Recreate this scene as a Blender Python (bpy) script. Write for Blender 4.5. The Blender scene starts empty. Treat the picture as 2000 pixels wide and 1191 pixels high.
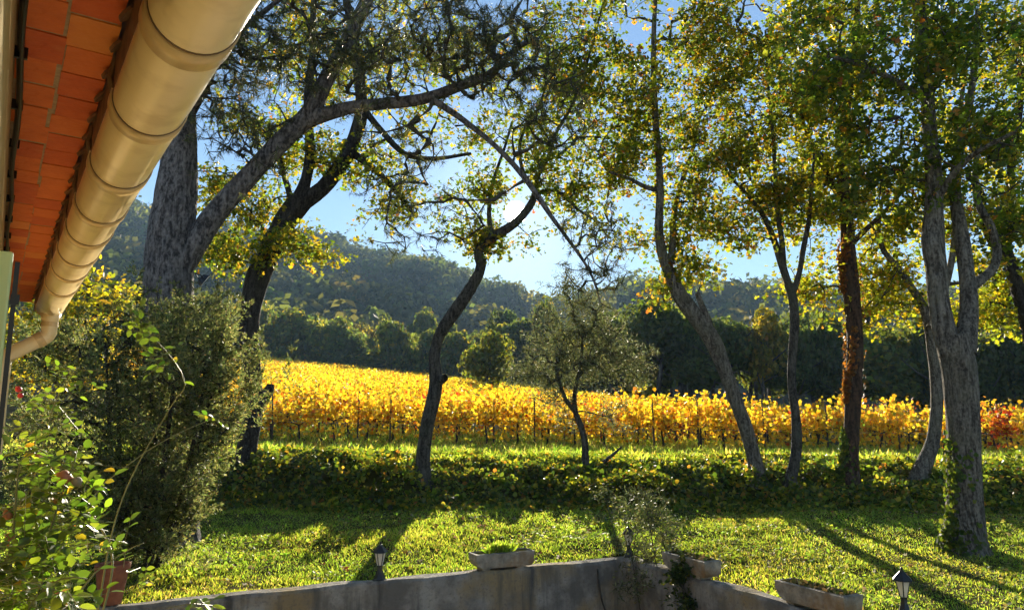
import bpy, math, random
import numpy as np
from mathutils import Vector

rng = np.random.default_rng(11)
random.seed(5)
S = bpy.context.scene
R = math.radians

# ------------------------------------------------------------------ camera
F, CX, CY, PITCH = 1444.0, 1000.0, 595.5, R(8.9)
cam_d = bpy.data.cameras.new('camera')
cam_d.sensor_width = 36.0
cam_d.lens = 36.0 * F / 2000.0
cam_d.clip_start = 0.05
cam_d.clip_end = 6000
cam = bpy.data.objects.new('camera', cam_d)
S.collection.objects.link(cam)
cam.location = (0, 0, 0)
cam.rotation_euler = (R(90) + PITCH, 0, 0)
S.camera = cam

# ------------------------------------------------------------------ light
SUN_DIR = np.array([0.0046, 0.9612, 0.2758]); SUN_DIR /= np.linalg.norm(SUN_DIR)
SUN_EL = math.asin(SUN_DIR[2]); SUN_AZ = math.atan2(SUN_DIR[0], SUN_DIR[1])
W = bpy.data.worlds.new('World'); S.world = W; W.use_nodes = True
wn = W.node_tree; wn.nodes.clear()
def N(t, kind, **kw):
    n = t.nodes.new(kind)
    for k, v in kw.items():
        setattr(n, k, v)
    return n
sky = N(wn, 'ShaderNodeTexSky', sky_type='NISHITA', sun_disc=False, sun_elevation=SUN_EL, sun_rotation=SUN_AZ,
        altitude=600, air_density=1.0, dust_density=0.03, ozone_density=3.0)
bg = N(wn, 'ShaderNodeBackground'); bg.inputs['Strength'].default_value = 0.058
# the visible sun: a small bright disc with a narrow aureole, in the sky itself
tc = N(wn, 'ShaderNodeTexCoord')
dot = N(wn, 'ShaderNodeVectorMath', operation='DOT_PRODUCT'); dot.inputs[1].default_value = tuple(SUN_DIR)
nrm = N(wn, 'ShaderNodeVectorMath', operation='NORMALIZE')
wn.links.new(tc.outputs['Generated'], nrm.inputs[0]); wn.links.new(nrm.outputs[0], dot.inputs[0])
disc = N(wn, 'ShaderNodeMapRange'); disc.inputs[1].default_value = math.cos(R(0.95)); disc.inputs[2].default_value = math.cos(R(0.35)); disc.interpolation_type = 'SMOOTHERSTEP'
disc.inputs[3].default_value = 0; disc.inputs[4].default_value = 30
wn.links.new(dot.outputs['Value'], disc.inputs[0])
pw = N(wn, 'ShaderNodeMath', operation='POWER'); pw.inputs[1].default_value = 130
mx = N(wn, 'ShaderNodeMath', operation='MAXIMUM'); mx.inputs[1].default_value = 0
wn.links.new(dot.outputs['Value'], mx.inputs[0]); wn.links.new(mx.outputs[0], pw.inputs[0])
aur = N(wn, 'ShaderNodeMath', operation='MULTIPLY_ADD'); aur.inputs[1].default_value = 0.13
wn.links.new(pw.outputs[0], aur.inputs[0]); wn.links.new(disc.outputs[0], aur.inputs[2])
bg2 = N(wn, 'ShaderNodeBackground'); bg2.inputs['Color'].default_value = (1, 0.97, 0.9, 1)
wn.links.new(aur.outputs[0], bg2.inputs['Strength'])
addw = N(wn, 'ShaderNodeAddShader'); wo = N(wn, 'ShaderNodeOutputWorld')
wn.links.new(sky.outputs[0], bg.inputs['Color'])
wn.links.new(bg.outputs[0], addw.inputs[0]); wn.links.new(bg2.outputs[0], addw.inputs[1]); wn.links.new(addw.outputs[0], wo.inputs[0])

sun_l = bpy.data.lights.new('sun', 'SUN'); sun_l.energy = 5.0; sun_l.angle = R(0.53); sun_l.color = (1.0, 0.89, 0.70)
sun = bpy.data.objects.new('sun', sun_l); S.collection.objects.link(sun)
sun.rotation_euler = Vector(tuple(-SUN_DIR)).to_track_quat('-Z', 'Y').to_euler()
sun.location = (0, 40, 40)
S.view_settings.view_transform = 'Standard'; S.view_settings.look = 'None'
S.view_settings.gamma = 1.0; S.view_settings.use_curve_mapping = False
S.view_settings.exposure = 1.7
S.cycles.max_bounces = 5; S.cycles.transparent_max_bounces = 4; S.cycles.transmission_bounces = 4; S.cycles.glossy_bounces = 2
S.cycles.caustics_reflective = False; S.cycles.caustics_refractive = False
S.cycles.diffuse_bounces = 3; S.cycles.volume_bounces = 0
S.cycles.sample_clamp_indirect = 5.0
S.cycles.use_denoising = True
S.cycles.use_adaptive_sampling = True
S.cycles.adaptive_threshold = 0.05

# ------------------------------------------------------------------ projection helpers
cp, sp = math.cos(PITCH), math.sin(PITCH)
def ray(u, v):
    a = (u - CX) / F; b = (CY - v) / F
    return np.array([a, cp - sp * b, sp + cp * b])
def P(u, v, Y):
    r = ray(u, v)
    return r * (Y / r[1])

# ------------------------------------------------------------------ terrain
WA = np.array([-4.6, 7.3]); WC = np.array([1.52, 10.25]); WB = np.array([4.4, 4.3])  # retaining wall: left end, corner, right end
WTOP = -1.81
def sstep(t):
    t = np.clip(t, 0, 1); return t * t * (3 - 2 * t)
_ridge = np.array([(-200, 390), (120, 385), (200, 395), (300, 418), (450, 452), (560, 465), (660, 478), (750, 503), (850, 516), (950, 546), (1000, 562), (1050, 582),
                   (1110, 588), (1180, 562), (1260, 545), (1400, 550), (1500, 552), (1600, 556), (1800, 560), (2050, 556), (2500, 556)], float)
_raz, _rtan = [], []
for u, v in _ridge:
    r = ray(u, v); _raz.append(math.atan2(r[0], r[1])); _rtan.append(r[2] / math.hypot(r[0], r[1]))
_raz, _rtan = np.array(_raz), np.array(_rtan)
def hash2(i, j, s=0):
    h = np.sin(i * 127.1 + j * 311.7 + s * 74.7) * 43758.5453
    return h - np.floor(h)
def vnoise(x, y, s=0):
    i = np.floor(x); j = np.floor(y); a = sstep(x - i); b = sstep(y - j)
    return (hash2(i, j, s) * (1 - a) + hash2(i + 1, j, s) * a) * (1 - b) + (hash2(i, j + 1, s) * (1 - a) + hash2(i + 1, j + 1, s) * a) * b
def Z(x, y):
    x = np.asarray(x, float); y = np.asarray(y, float)
    yy = np.maximum(y, 1.0)
    t = y - 9.9
    lawn = -1.88 + 0.075 * (0.5 * (t + np.sqrt(t * t + 0.6)))
    lawn = lawn + (vnoise(x * 0.9, y * 0.9, 3) - 0.5) * 0.07 + (vnoise(x * 3.1, y * 3.1, 4) - 0.5) * 0.03
    edge = 13.75 + 0.35 * np.sin(x * 0.55 + 1) + 0.3 * (vnoise(x * 0.7, 0 * y, 9) - 0.5)
    bank = sstep((y - edge) / 3.0)
    az = np.clip(x / yy, -1.2, 1.2)
    g = np.clip(0.058 - 0.125 * az, -0.012, 0.125)
    fld = -0.86 + g * np.maximum(y - 23, 0) - 0.012 * np.clip(x, -10, 14)
    near = lawn * (1 - bank) + (fld + (vnoise(x * 1.3, y * 1.3, 6) - 0.5) * 0.2 * (y < 17.3)) * bank
    # beyond the field
    r = np.hypot(x, y); aa = np.arctan2(x, y)
    gy = -0.86 + g * (np.minimum(y, 125) - 23)
    Rr = np.where(aa < 0.07, 620.0, 470.0)
    zr = np.interp(aa, _raz, _rtan) * Rr - 13.0
    q = np.clip((r - 130) / (Rr - 130), 0, 1)
    rough = (vnoise(x / 55, y / 55, 1) - 0.5) * 22 * q * (1 - q) * 2
    far = gy + (zr - gy) * (0.25 * q + 0.75 * q * q * (3 - 2 * q)) + rough - np.maximum(r - Rr, 0) * 0.22
    return np.where(r > 130, far, near)
def G(u, v, y0=6.0, y1=40.0):
    r = ray(u, v)
    ys = np.linspace(y0, y1, 2400)
    pts = r[None, :] * (ys / r[1])[:, None]
    d = pts[:, 2] - Z(pts[:, 0], pts[:, 1])
    k = np.argmax(d < 0)
    return pts[k]

# ------------------------------------------------------------------ mesh helpers
col = S.collection
def np_mesh(name, V, Fc, colr=None, smooth=False):
    V = np.ascontiguousarray(V, dtype=np.float32); Fc = np.ascontiguousarray(Fc, dtype=np.int32)
    me = bpy.data.meshes.new(name)
    k = Fc.shape[1]; n = len(Fc)
    me.vertices.add(len(V)); me.vertices.foreach_set('co', V.ravel())
    me.loops.add(n * k); me.loops.foreach_set('vertex_index', Fc.ravel())
    me.polygons.add(n); me.polygons.foreach_set('loop_start', np.arange(n, dtype=np.int32) * k)
    if smooth:
        me.polygons.foreach_set('use_smooth', np.ones(n, dtype=bool))
    me.update(calc_edges=True)
    if colr is not None:
        a = me.color_attributes.new('Col', 'FLOAT_COLOR', 'POINT')
        c = np.ones((len(V), 4), np.float32); c[:, :3] = colr
        a.data.foreach_set('color', c.ravel())
    return me
class MB:
    """collects simple solids (lists of verts and polygons) and links them as ONE mesh object"""
    def __init__(s): s.v = []; s.f = []
    def add(s, vs, fs):
        o = len(s.v); s.v += [tuple(map(float, p)) for p in vs]; s.f += [tuple(i + o for i in f) for f in fs]
        return s
    def hexa(s, p8):  # 4 bottom, 4 top, both anticlockwise from above
        return s.add(p8, [(3, 2, 1, 0), (4, 5, 6, 7), (0, 1, 5, 4), (1, 2, 6, 5), (2, 3, 7, 6), (3, 0, 4, 7)])
    def box(s, c, h):
        x, y, z = c; a, b, d = h
        return s.hexa([(x - a, y - b, z - d), (x + a, y - b, z - d), (x + a, y + b, z - d), (x - a, y + b, z - d),
                       (x - a, y - b, z + d), (x + a, y - b, z + d), (x + a, y + b, z + d), (x - a, y + b, z + d)])
    def lathe(s, prof, n=16, c=(0, 0, 0), a0=0.0):
        vs = []; fs = []
        for r_, z_ in prof:
            for k in range(n):
                a = a0 + 2 * math.pi * k / n
                vs.append((c[0] + r_ * math.cos(a), c[1] + r_ * math.sin(a), c[2] + z_))
        for i in range(len(prof) - 1):
            for k in range(n):
                fs.append((i * n + k, i * n + (k + 1) % n, (i + 1) * n + (k + 1) % n, (i + 1) * n + k))
        fs.append(tuple(range(n - 1, -1, -1))); fs.append(tuple((len(prof) - 1) * n + k for k in range(n)))
        return s.add(vs, fs)
    def tube(s, pts, rad, n=8, cap=True):
        V, Q = tube_np(np.array(pts, float), np.array(rad, float) * np.ones(len(pts)), n)
        s.add(V, Q.tolist())
        if cap:
            o = len(s.v) - len(V)
            s.f.append(tuple(o + k for k in range(n - 1, -1, -1))); s.f.append(tuple(len(s.v) - n + k for k in range(n)))
        return s
    def mesh(s, name, smooth=False):
        me = bpy.data.meshes.new(name); me.from_pydata(s.v, [], s.f); me.update()
        if smooth:
            me.polygons.foreach_set('use_smooth', [True] * len(me.polygons))
        return me
    def build(s, name, mat, parent=None, smooth=False, bevel=0.0, loc=None):
        o = link(name, s.mesh(name, smooth), mat, parent)
        if loc is not None: o.location = loc
        if bevel:
            b = o.modifiers.new('bevel', 'BEVEL'); b.width = bevel; b.segments = 2; b.limit_method = 'ANGLE'
        return o
def link(name, me, mat, parent=None):
    o = bpy.data.objects.new(name, me); col.objects.link(o)
    if mat is not None and not me.materials: me.materials.append(mat)
    if parent is not None: o.parent = parent
    return o
def tag(o, label=None, cat=None, group=None, kind=None):
    if label: o['label'] = label
    if cat: o['category'] = cat
    if group: o['group'] = group
    if kind: o['kind'] = kind
    return o
def empty(name, loc, label=None, cat=None, group=None):
    o = bpy.data.objects.new(name, None); col.objects.link(o); o.location = tuple(map(float, loc)); o.empty_display_size = 0.2
    return tag(o, label, cat, group)
def ordinal(n):
    return '%d%s' % (n, 'th' if 10 <= n % 100 <= 20 else {1: 'st', 2: 'nd', 3: 'rd'}.get(n % 10, 'th'))
def tube_np(pts, rad, n=8, ridge=0.0, seed=0):
    k = len(pts)
    T = np.gradient(pts, axis=0); T /= np.linalg.norm(T, axis=1)[:, None] + 1e-9
    ref = np.array([0.31, 0.95, 0.05]) if abs(T[0][1]) < 0.8 else np.array([1.0, 0.05, 0.1])
    U = np.zeros_like(pts)
    u = ref - T[0] * (ref @ T[0]); u /= np.linalg.norm(u)
    for i in range(k):
        u = u - T[i] * (u @ T[i]); u /= np.linalg.norm(u) + 1e-9; U[i] = u
    Bn = np.cross(T, U)
    a = np.arange(n) * 2 * math.pi / n
    rr = rad[:, None] * np.ones((1, n))
    if ridge:
        L = np.concatenate([[0], np.cumsum(np.linalg.norm(np.diff(pts, axis=0), axis=1))])
        rr = rr * (1 + ridge * (vnoise(L[:, None] * 1.7 + seed, np.cos(a)[None] * 1.6 + 7 * seed + 5, seed) - 0.5) * 2
                   + ridge * 0.7 * (vnoise(L[:, None] * 4.0, np.arange(n)[None] * 0.9 + 3, seed + 1) - 0.5) * 2)
    V = pts[:, None, :] + rr[:, :, None] * (np.cos(a)[None, :, None] * U[:, None, :] + np.sin(a)[None, :, None] * Bn[:, None, :])
    i = np.arange(k - 1)[:, None] * n; j = np.arange(n)[None]; j2 = (np.arange(n) + 1)[None] % n
    Q = np.stack([i + j, i + j2, i + n + j2, i + n + j], -1).reshape(-1, 4)
    return V.reshape(-1, 3), Q
def smooth_path(pts, step=0.2):
    """Catmull-Rom through rows of any width (xyz + radius)"""
    pts = np.array(pts, float)
    p = np.vstack([2 * pts[0] - pts[1], pts, 2 * pts[-1] - pts[-2]])
    out = []
    for i in range(1, len(p) - 2):
        L = np.linalg.norm(p[i + 1][:3] - p[i][:3]); m = max(2, int(L / step))
        for t in np.arange(m) / m:
            out.append(0.5 * ((2 * p[i]) + (-p[i - 1] + p[i + 1]) * t + (2 * p[i - 1] - 5 * p[i] + 4 * p[i + 1] - p[i + 2]) * t * t
                              + (-p[i - 1] + 3 * p[i] - 3 * p[i + 1] + p[i + 2]) * t ** 3))
    out.append(p[-2])
    return np.array(out)
def unit(v):
    return v / (np.linalg.norm(v, axis=-1, keepdims=True) + 1e-9)
# leaf outlines: rows of (x, y, z) with the leaf from (0,0) to (0,1); faces are quads
LEAF_OAK = (np.array([(0, 0, 0), (.26, .20, .05), (.14, .40, .04), (.46, .62, .10), (.22, .90, .04), (0, 1, -.07), (-.22, .90, .04), (-.46, .62, .10), (-.14, .40, .04), (-.26, .20, .05), (0, .45, -.02)]),
            np.array([(0, 1, 2, 10), (10, 3, 4, 5), (10, 5, 6, 7), (0, 10, 8, 9)]))
LEAF_SIMPLE = (np.array([(0, 0, 0), (.38, .35, .10), (.28, .78, .06), (0, 1, -.06), (-.28, .78, .06), (-.38, .35, .10)]),
               np.array([(0, 1, 2, 3), (0, 3, 4, 5)]))
LEAF_LANCE = (np.array([(0, 0, 0), (.11, .45, .02), (0, 1, 0), (-.11, .45, .02)]), np.array([(0, 1, 2, 3)]))
LEAF_QUAD = (np.array([(-.45, 0, 0), (.45, .1, .1), (.4, 1, 0), (-.4, .9, .1)]), np.array([(0, 1, 2, 3)]))
LEAF_ROSE = (np.array([(0, 0, 0), (.24, .16, .05), (.36, .45, .08), (.24, .78, .04), (0, 1, -.08), (-.24, .78, .04), (-.36, .45, .08), (-.24, .16, .05), (0, .45, 0)]),
             np.array([(0, 1, 2, 8), (8, 2, 3, 4), (0, 8, 6, 7), (8, 4, 5, 6)]))
LEAF_VINE = (np.array([(0, .12, 0), (.26, -.04, .06), (.52, .30, .09), (.36, .50, .03), (.40, .80, .08), (0, 1, -.06), (-.40, .80, .08), (-.36, .50, .03), (-.52, .30, .09), (-.26, -.04, .06)]),
             np.array([(0, 1, 2, 3), (0, 3, 4, 5), (0, 5, 6, 7), (0, 7, 8, 9)]))
NEEDLE = (np.array([(-.02, 0, 0), (.02, 0, 0), (0.0, 1, 0)]), np.array([(0, 1, 2)]))
def leaves_np(pos, along, normal, size, shape, wid=1.0):
    """place one leaf per row of pos; along = leaf axis, normal = its up side"""
    t = unit(along); x = unit(np.cross(t, normal)); z = np.cross(x, t)
    sh, fc = shape
    size = np.asarray(size, float) * np.ones(len(pos))
    V = pos[:, None, :] + size[:, None, None] * (sh[None, :, 0, None] * wid * x[:, None, :] + sh[None, :, 1, None] * t[:, None, :] + sh[None, :, 2, None] * z[:, None, :])
    n = len(sh)
    Fq = fc[None] + (np.arange(len(pos)) * n)[:, None, None]
    return V.reshape(-1, 3), Fq.reshape(-1, fc.shape[1]), n
def rdir(n):
    return unit(rng.normal(size=(n, 3)))
def palette(n, cols, weights, jit=0.18):
    cols = np.array(cols, float); w = np.array(weights, float); w /= w.sum()
    c = cols[rng.choice(len(cols), n, p=w)]
    return np.clip(c * (1 + jit * rng.normal(size=(n, 1))) * (1 + 0.08 * rng.normal(size=(n, 3))), 0.003, 0.9)

# ------------------------------------------------------------------ materials
def new_mat(name):
    m = bpy.data.materials.new(name); m.use_nodes = True; t = m.node_tree; t.nodes.clear()
    return m, t, N(t, 'ShaderNodeOutputMaterial')
def leaf_mat(name, trans=0.5, tcol=(2.6, 2.3, 1.2), rough=0.5, spec=0.35):
    m, t, out = new_mat(name)
    at = N(t, 'ShaderNodeAttribute', attribute_name='Col')
    pb = N(t, 'ShaderNodeBsdfPrincipled'); pb.inputs['Roughness'].default_value = rough; pb.inputs['Specular IOR Level'].default_value = spec
    t.links.new(at.outputs['Color'], pb.inputs['Base Color'])
    mu = N(t, 'ShaderNodeMix', data_type='RGBA', blend_type='MULTIPLY'); mu.inputs['Factor'].default_value = 1
    mu.inputs[7].default_value = (*tcol, 1); t.links.new(at.outputs['Color'], mu.inputs[6])
    tr = N(t, 'ShaderNodeBsdfTranslucent'); t.links.new(mu.outputs[2], tr.inputs['Color'])
    mi = N(t, 'ShaderNodeMixShader'); mi.inputs[0].default_value = trans
    t.links.new(pb.outputs[0], mi.inputs[1]); t.links.new(tr.outputs[0], mi.inputs[2]); t.links.new(mi.outputs[0], out.inputs[0])
    return m
def noise_mat(name, c1, c2, scale=4, rough=0.85, bump=0.3, stretch=(1, 1, 1), detail=6, c3=None, s3=1.0, bscale=None, spec=0.3, metallic=0.0, coat=0.0, lo=0.35, hi=0.65, bdist=0.02):
    m, t, out = new_mat(name)
    tcn = N(t, 'ShaderNodeTexCoord'); mp = N(t, 'ShaderNodeMapping'); mp.inputs['Scale'].default_value = stretch
    t.links.new(tcn.outputs['Object'], mp.inputs[0])
    no = N(t, 'ShaderNodeTexNoise'); no.inputs['Scale'].default_value = scale; no.inputs['Detail'].default_value = detail; no.inputs['Roughness'].default_value = 0.65
    t.links.new(mp.outputs[0], no.inputs['Vector'])
    cr = N(t, 'ShaderNodeValToRGB'); cr.color_ramp.elements[0].position = lo; cr.color_ramp.elements[1].position = hi
    cr.color_ramp.elements[0].color = (*c1, 1); cr.color_ramp.elements[1].color = (*c2, 1)
    t.links.new(no.outputs[0], cr.inputs[0]); src = cr.outputs[0]
    if c3 is not None:
        n3 = N(t, 'ShaderNodeTexNoise'); n3.inputs['Scale'].default_value = s3; n3.inputs['Detail'].default_value = 4
        t.links.new(tcn.outputs['Object'], n3.inputs['Vector'])
        rm = N(t, 'ShaderNodeMapRange'); rm.inputs[1].default_value = 0.5; rm.inputs[2].default_value = 0.68
        t.links.new(n3.outputs[0], rm.inputs[0])
        mi = N(t, 'ShaderNodeMix', data_type='RGBA'); mi.inputs[7].default_value = (*c3, 1)
        t.links.new(rm.outputs[0], mi.inputs['Factor']); t.links.new(src, mi.inputs[6]); src = mi.outputs[2]
    pb = N(t, 'ShaderNodeBsdfPrincipled'); pb.inputs['Roughness'].default_value = rough; pb.inputs['Specular IOR Level'].default_value = spec
    pb.inputs['Metallic'].default_value = metallic; pb.inputs['Coat Weight'].default_value = coat
    t.links.new(src, pb.inputs['Base Color'])
    if bump:
        bp = N(t, 'ShaderNodeBump'); bp.inputs['Strength'].default_value = bump; bp.inputs['Distance'].default_value = bdist
        if bscale:
            nb = N(t, 'ShaderNodeTexNoise'); nb.inputs['Scale'].default_value = bscale; nb.inputs['Detail'].default_value = 8
            t.links.new(mp.outputs[0], nb.inputs['Vector']); t.links.new(nb.outputs[0], bp.inputs['Height'])
        else:
            t.links.new(no.outputs[0], bp.inputs['Height'])
        t.links.new(bp.outputs[0], pb.inputs['Normal'])
    t.links.new(pb.outputs[0], out.inputs[0])
    return m
def bark_mat(name, c1, c2, c3, sc=9.0, vert=0.22, bump=1.0):
    """rough ridged bark: furrows run along the trunk"""
    m, t, out = new_mat(name)
    tcn = N(t, 'ShaderNodeTexCoord'); mp = N(t, 'ShaderNodeMapping'); mp.inputs['Scale'].default_value = (1, 1, vert)
    t.links.new(tcn.outputs['Object'], mp.inputs[0])
    n1 = N(t, 'ShaderNodeTexNoise'); n1.inputs['Scale'].default_value = sc; n1.inputs['Detail'].default_value = 9; n1.inputs['Roughness'].default_value = 0.72; n1.inputs['Distortion'].default_value = 0.6
    t.links.new(mp.outputs[0], n1.inputs['Vector'])
    mp2 = N(t, 'ShaderNodeMapping'); mp2.inputs['Scale'].default_value = (1, 1, 0.75); t.links.new(tcn.outputs['Object'], mp2.inputs[0])
    n2 = N(t, 'ShaderNodeTexNoise'); n2.inputs['Scale'].default_value = sc * 1.9; n2.inputs['Detail'].default_value = 6
    t.links.new(mp2.outputs[0], n2.inputs['Vector'])
    hm = N(t, 'ShaderNodeMath', operation='MULTIPLY_ADD'); hm.inputs[1].default_value = 0.45
    t.links.new(n2.outputs[0], hm.inputs[0]); t.links.new(n1.outputs[0], hm.inputs[2])
    cr = N(t, 'ShaderNodeValToRGB'); e = cr.color_ramp.elements
    e[0].position = 0.43; e[0].color = (*c1, 1); e[1].position = 0.59; e[1].color = (*c2, 1)
    dv = N(t, 'ShaderNodeMath', operation='MULTIPLY'); dv.inputs[1].default_value = 1 / 1.45
    t.links.new(hm.outputs[0], dv.inputs[0]); t.links.new(dv.outputs[0], cr.inputs[0])
    n3 = N(t, 'ShaderNodeTexNoise'); n3.inputs['Scale'].default_value = 2.2; n3.inputs['Detail'].default_value = 6
    t.links.new(tcn.outputs['Object'], n3.inputs['Vector'])
    rm = N(t, 'ShaderNodeMapRange'); rm.inputs[1].default_value = 0.5; rm.inputs[2].default_value = 0.7; rm.inputs[4].default_value = 0.6
    t.links.new(n3.outputs[0], rm.inputs[0])
    mi = N(t, 'ShaderNodeMix', data_type='RGBA'); mi.inputs[7].default_value = (*c3, 1)
    t.links.new(rm.outputs[0], mi.inputs['Factor']); t.links.new(cr.outputs[0], mi.inputs[6])
    pb = N(t, 'ShaderNodeBsdfPrincipled'); pb.inputs['Roughness'].default_value = 0.9; pb.inputs['Specular IOR Level'].default_value = 0.2
    t.links.new(mi.outputs[2], pb.inputs['Base Color'])
    bp = N(t, 'ShaderNodeBump'); bp.inputs['Strength'].default_value = bump; bp.inputs['Distance'].default_value = 0.09
    t.links.new(hm.outputs[0], bp.inputs['Height']); t.links.new(bp.outputs[0], pb.inputs['Normal']); t.links.new(pb.outputs[0], out.inputs[0])
    return m
def flat_mat(name, c, rough=0.5, metallic=0.0, spec=0.5):
    return noise_mat(name, tuple(x * 0.86 for x in c), tuple(min(1, x * 1.1) for x in c), scale=14, rough=rough, bump=0.08, metallic=metallic, spec=spec)

M = {}
M['leaf'] = leaf_mat('oak_leaf', 0.56, (3.3, 3.2, 1.1))
M['grass'] = leaf_mat('grass_blade', 0.62, (3.4, 3.4, 1.6), 0.55, 0.3)
M['vine'] = leaf_mat('vine_leaf', 0.62, (1.5, 1.5, .8), 0.5, 0.3)
M['fallen'] = leaf_mat('fallen_leaf', 0.25, (1.2, 1.1, .8), 0.7, 0.15)
M['needle'] = leaf_mat('pine_needle', 0.35, (2.0, 1.9, 1.2), 0.45, 0.5)
M['juniper'] = leaf_mat('juniper_scale', 0.5, (2.8, 2.7, 1.5), 0.55, 0.3)
M['olive'] = leaf_mat('olive_leaf', 0.35, (2.2, 2.2, 1.2), 0.5, 0.3)
M['rose'] = leaf_mat('rose_leaf', 0.5, (3.2, 3.2, 1.0), 0.44, 0.55)
M['forest'] = leaf_mat('forest_leaf', 0.52, (3.3, 3.1, 1.2), 0.7, 0.15)
M['ivy'] = leaf_mat('ivy_leaf', 0.5, (3.2, 3.0, 1.0), 0.5, 0.28)
M['pine_bark'] = bark_mat('pine_bark', (.05, .045, .045), (.30, .27, .26), (.17, .145, .135), 13, 0.28)
M['oak_bark'] = bark_mat('oak_bark', (.03, .026, .022), (.15, .135, .115), (.12, .125, .085), 16, 0.2)
M['grey_bark'] = bark_mat('grey_bark', (.06, .05, .04), (.30, .265, .215), (.19, .175, .12), 17, 0.18)
M['dark_bark'] = bark_mat('dark_bark', (.02, .017, .015), (.085, .072, .062), (.06, .06, .045), 15, 0.22)
M['brown_bark'] = bark_mat('brown_bark', (.03, .02, .015), (.16, .09, .055), (.1, .075, .05), 15, 0.22)
M['twig'] = noise_mat('twig', (.03, .026, .02), (.09, .08, .065), 18, bump=0.3)
M['soil'] = noise_mat('lawn_soil', (.035, .04, .012), (.09, .085, .03), 3.0, c3=(.12, .10, .05), s3=2.2, bump=0.6, spec=0.0)
M['field'] = noise_mat('field_soil', (.06, .05, .03), (.10, .085, .045), 1.2, c3=(.09, .10, .03), s3=0.5, bump=0.6, spec=0.0)
M['hill'] = noise_mat('hill_ground', (.03, .038, .018), (.06, .062, .03), 0.05, c3=(.09, .085, .05), s3=0.012, bump=0)
M['concrete'] = noise_mat('wall_render', (.10, .093, .08), (.36, .34, .305), 3.0, stretch=(1, 1, .35), c3=(.30, .23, .13), s3=1.6, lo=.34, hi=.66, bump=0.5, bscale=22, detail=9)
M['trough'] = noise_mat('trough_concrete', (.15, .13, .10), (.40, .355, .28), 6, c3=(.22, .14, .07), s3=3.5, bump=1.0, bscale=24)
M['brick'] = [noise_mat('soffit_terracotta_' + k, a, b, 7, rough=0.7, bump=0.35, bscale=45, c3=c, s3=6) for k, a, b, c in
              (('red', (.60, .10, .025), (.76, .15, .035), (.70, .2, .06)), ('orange', (.72, .15, .03), (.84, .21, .045), (.6, .13, .03)), ('amber', (.78, .22, .045), (.85, .29, .06), (.7, .2, .05)))]
M['mortar'] = noise_mat('soffit_mortar', (.36, .22, .11), (.52, .36, .2), 30, bump=0.5)
M['tile'] = noise_mat('roof_terracotta', (.16, .085, .05), (.34, .18, .10), 9, bump=0.5)
M['gutter'] = noise_mat('gutter_pvc', (.82, .63, .33), (.87, .68, .37), 3.5, rough=0.28, bump=0.02, spec=0.6, c3=(.72, .53, .26), s3=9)
M['gutter_joint'] = flat_mat('gutter_joint', (.66, .46, .21), 0.35)
M['seal'] = flat_mat('gutter_seal', (.16, .10, .05), 0.6)
M['house'] = noise_mat('house_render', (.50, .36, .14), (.62, .46, .2), 6, bump=0.5, bscale=50)
M['shutter'] = noise_mat('shutter_paint', (.62, .70, .27), (.68, .75, .32), 4, rough=0.4, bump=0.06, spec=0.5)
M['black'] = flat_mat('black_metal', (.012, .012, .013), 0.35, 0.0, 0.5)
M['rust'] = flat_mat('rusty_hinge', (.20, .13, .07), 0.6)
M['pot'] = noise_mat('terracotta_pot', (.22, .075, .04), (.33, .12, .06), 8, bump=0.3)
M['cane'] = flat_mat('rose_cane', (.16, .17, .06), 0.5)
M['dry'] = flat_mat('dry_stem', (.30, .25, .16), 0.8)
M['hip'] = flat_mat('withered_petal', (.42, .15, .06), 0.6)
M['petal'] = flat_mat('red_petal', (.5, .02, .03), 0.5)
M['wire'] = flat_mat('galvanised_wire', (.35, .35, .35), 0.4, 0.8)
M['post'] = noise_mat('post_wood', (.05, .04, .03), (.13, .105, .08), 12, stretch=(1, 1, .2), bump=0.4)
def wall_mat():
    m, t, out = new_mat('wall_render')
    tcn = N(t, 'ShaderNodeTexCoord')
    def noise(sc, st=(1, 1, 1), det=8, ro=.6):
        mp = N(t, 'ShaderNodeMapping'); mp.inputs['Scale'].default_value = st; t.links.new(tcn.outputs['Object'], mp.inputs[0])
        n = N(t, 'ShaderNodeTexNoise'); n.inputs['Scale'].default_value = sc; n.inputs['Detail'].default_value = det; n.inputs['Roughness'].default_value = ro
        t.links.new(mp.outputs[0], n.inputs['Vector']); return n.outputs[0]
    def ramp(src, lo, hi):
        r_ = N(t, 'ShaderNodeMapRange'); r_.inputs[1].default_value = lo; r_.inputs[2].default_value = hi; t.links.new(src, r_.inputs[0]); return r_.outputs[0]
    def mix(fac, a, b):
        x = N(t, 'ShaderNodeMix', data_type='RGBA'); t.links.new(fac, x.inputs['Factor'])
        for sck, v in ((x.inputs[6], a), (x.inputs[7], b)):
            if isinstance(v, tuple): sck.default_value = (*v, 1)
            else: t.links.new(v, sck)
        return x.outputs[2]
    c = mix(ramp(noise(2.6), .40, .60), (.37, .345, .30), (.17, .155, .135))
    c = mix(ramp(noise(1.1, det=5), .5, .64), c, (.31, .235, .13))          # ochre stains
    c = mix(ramp(noise(5.5, (1, 1, .10), 6), .50, .68), c, (.10, .095, .085))   # dark run-off streaks
    c = mix(ramp(noise(26, det=6, ro=.75), .52, .72), c, (.14, .13, .115))
    pb = N(t, 'ShaderNodeBsdfPrincipled'); pb.inputs['Roughness'].default_value = .92; pb.inputs['Specular IOR Level'].default_value = .15
    t.links.new(c, pb.inputs['Base Color'])
    bp = N(t, 'ShaderNodeBump'); bp.inputs['Strength'].default_value = 1.0; bp.inputs['Distance'].default_value = .04
    t.links.new(noise(16, det=10, ro=.7), bp.inputs['Height']); t.links.new(bp.outputs[0], pb.inputs['Normal']); t.links.new(pb.outputs[0], out.inputs[0])
    return m
M['concrete'] = wall_mat()
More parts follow.
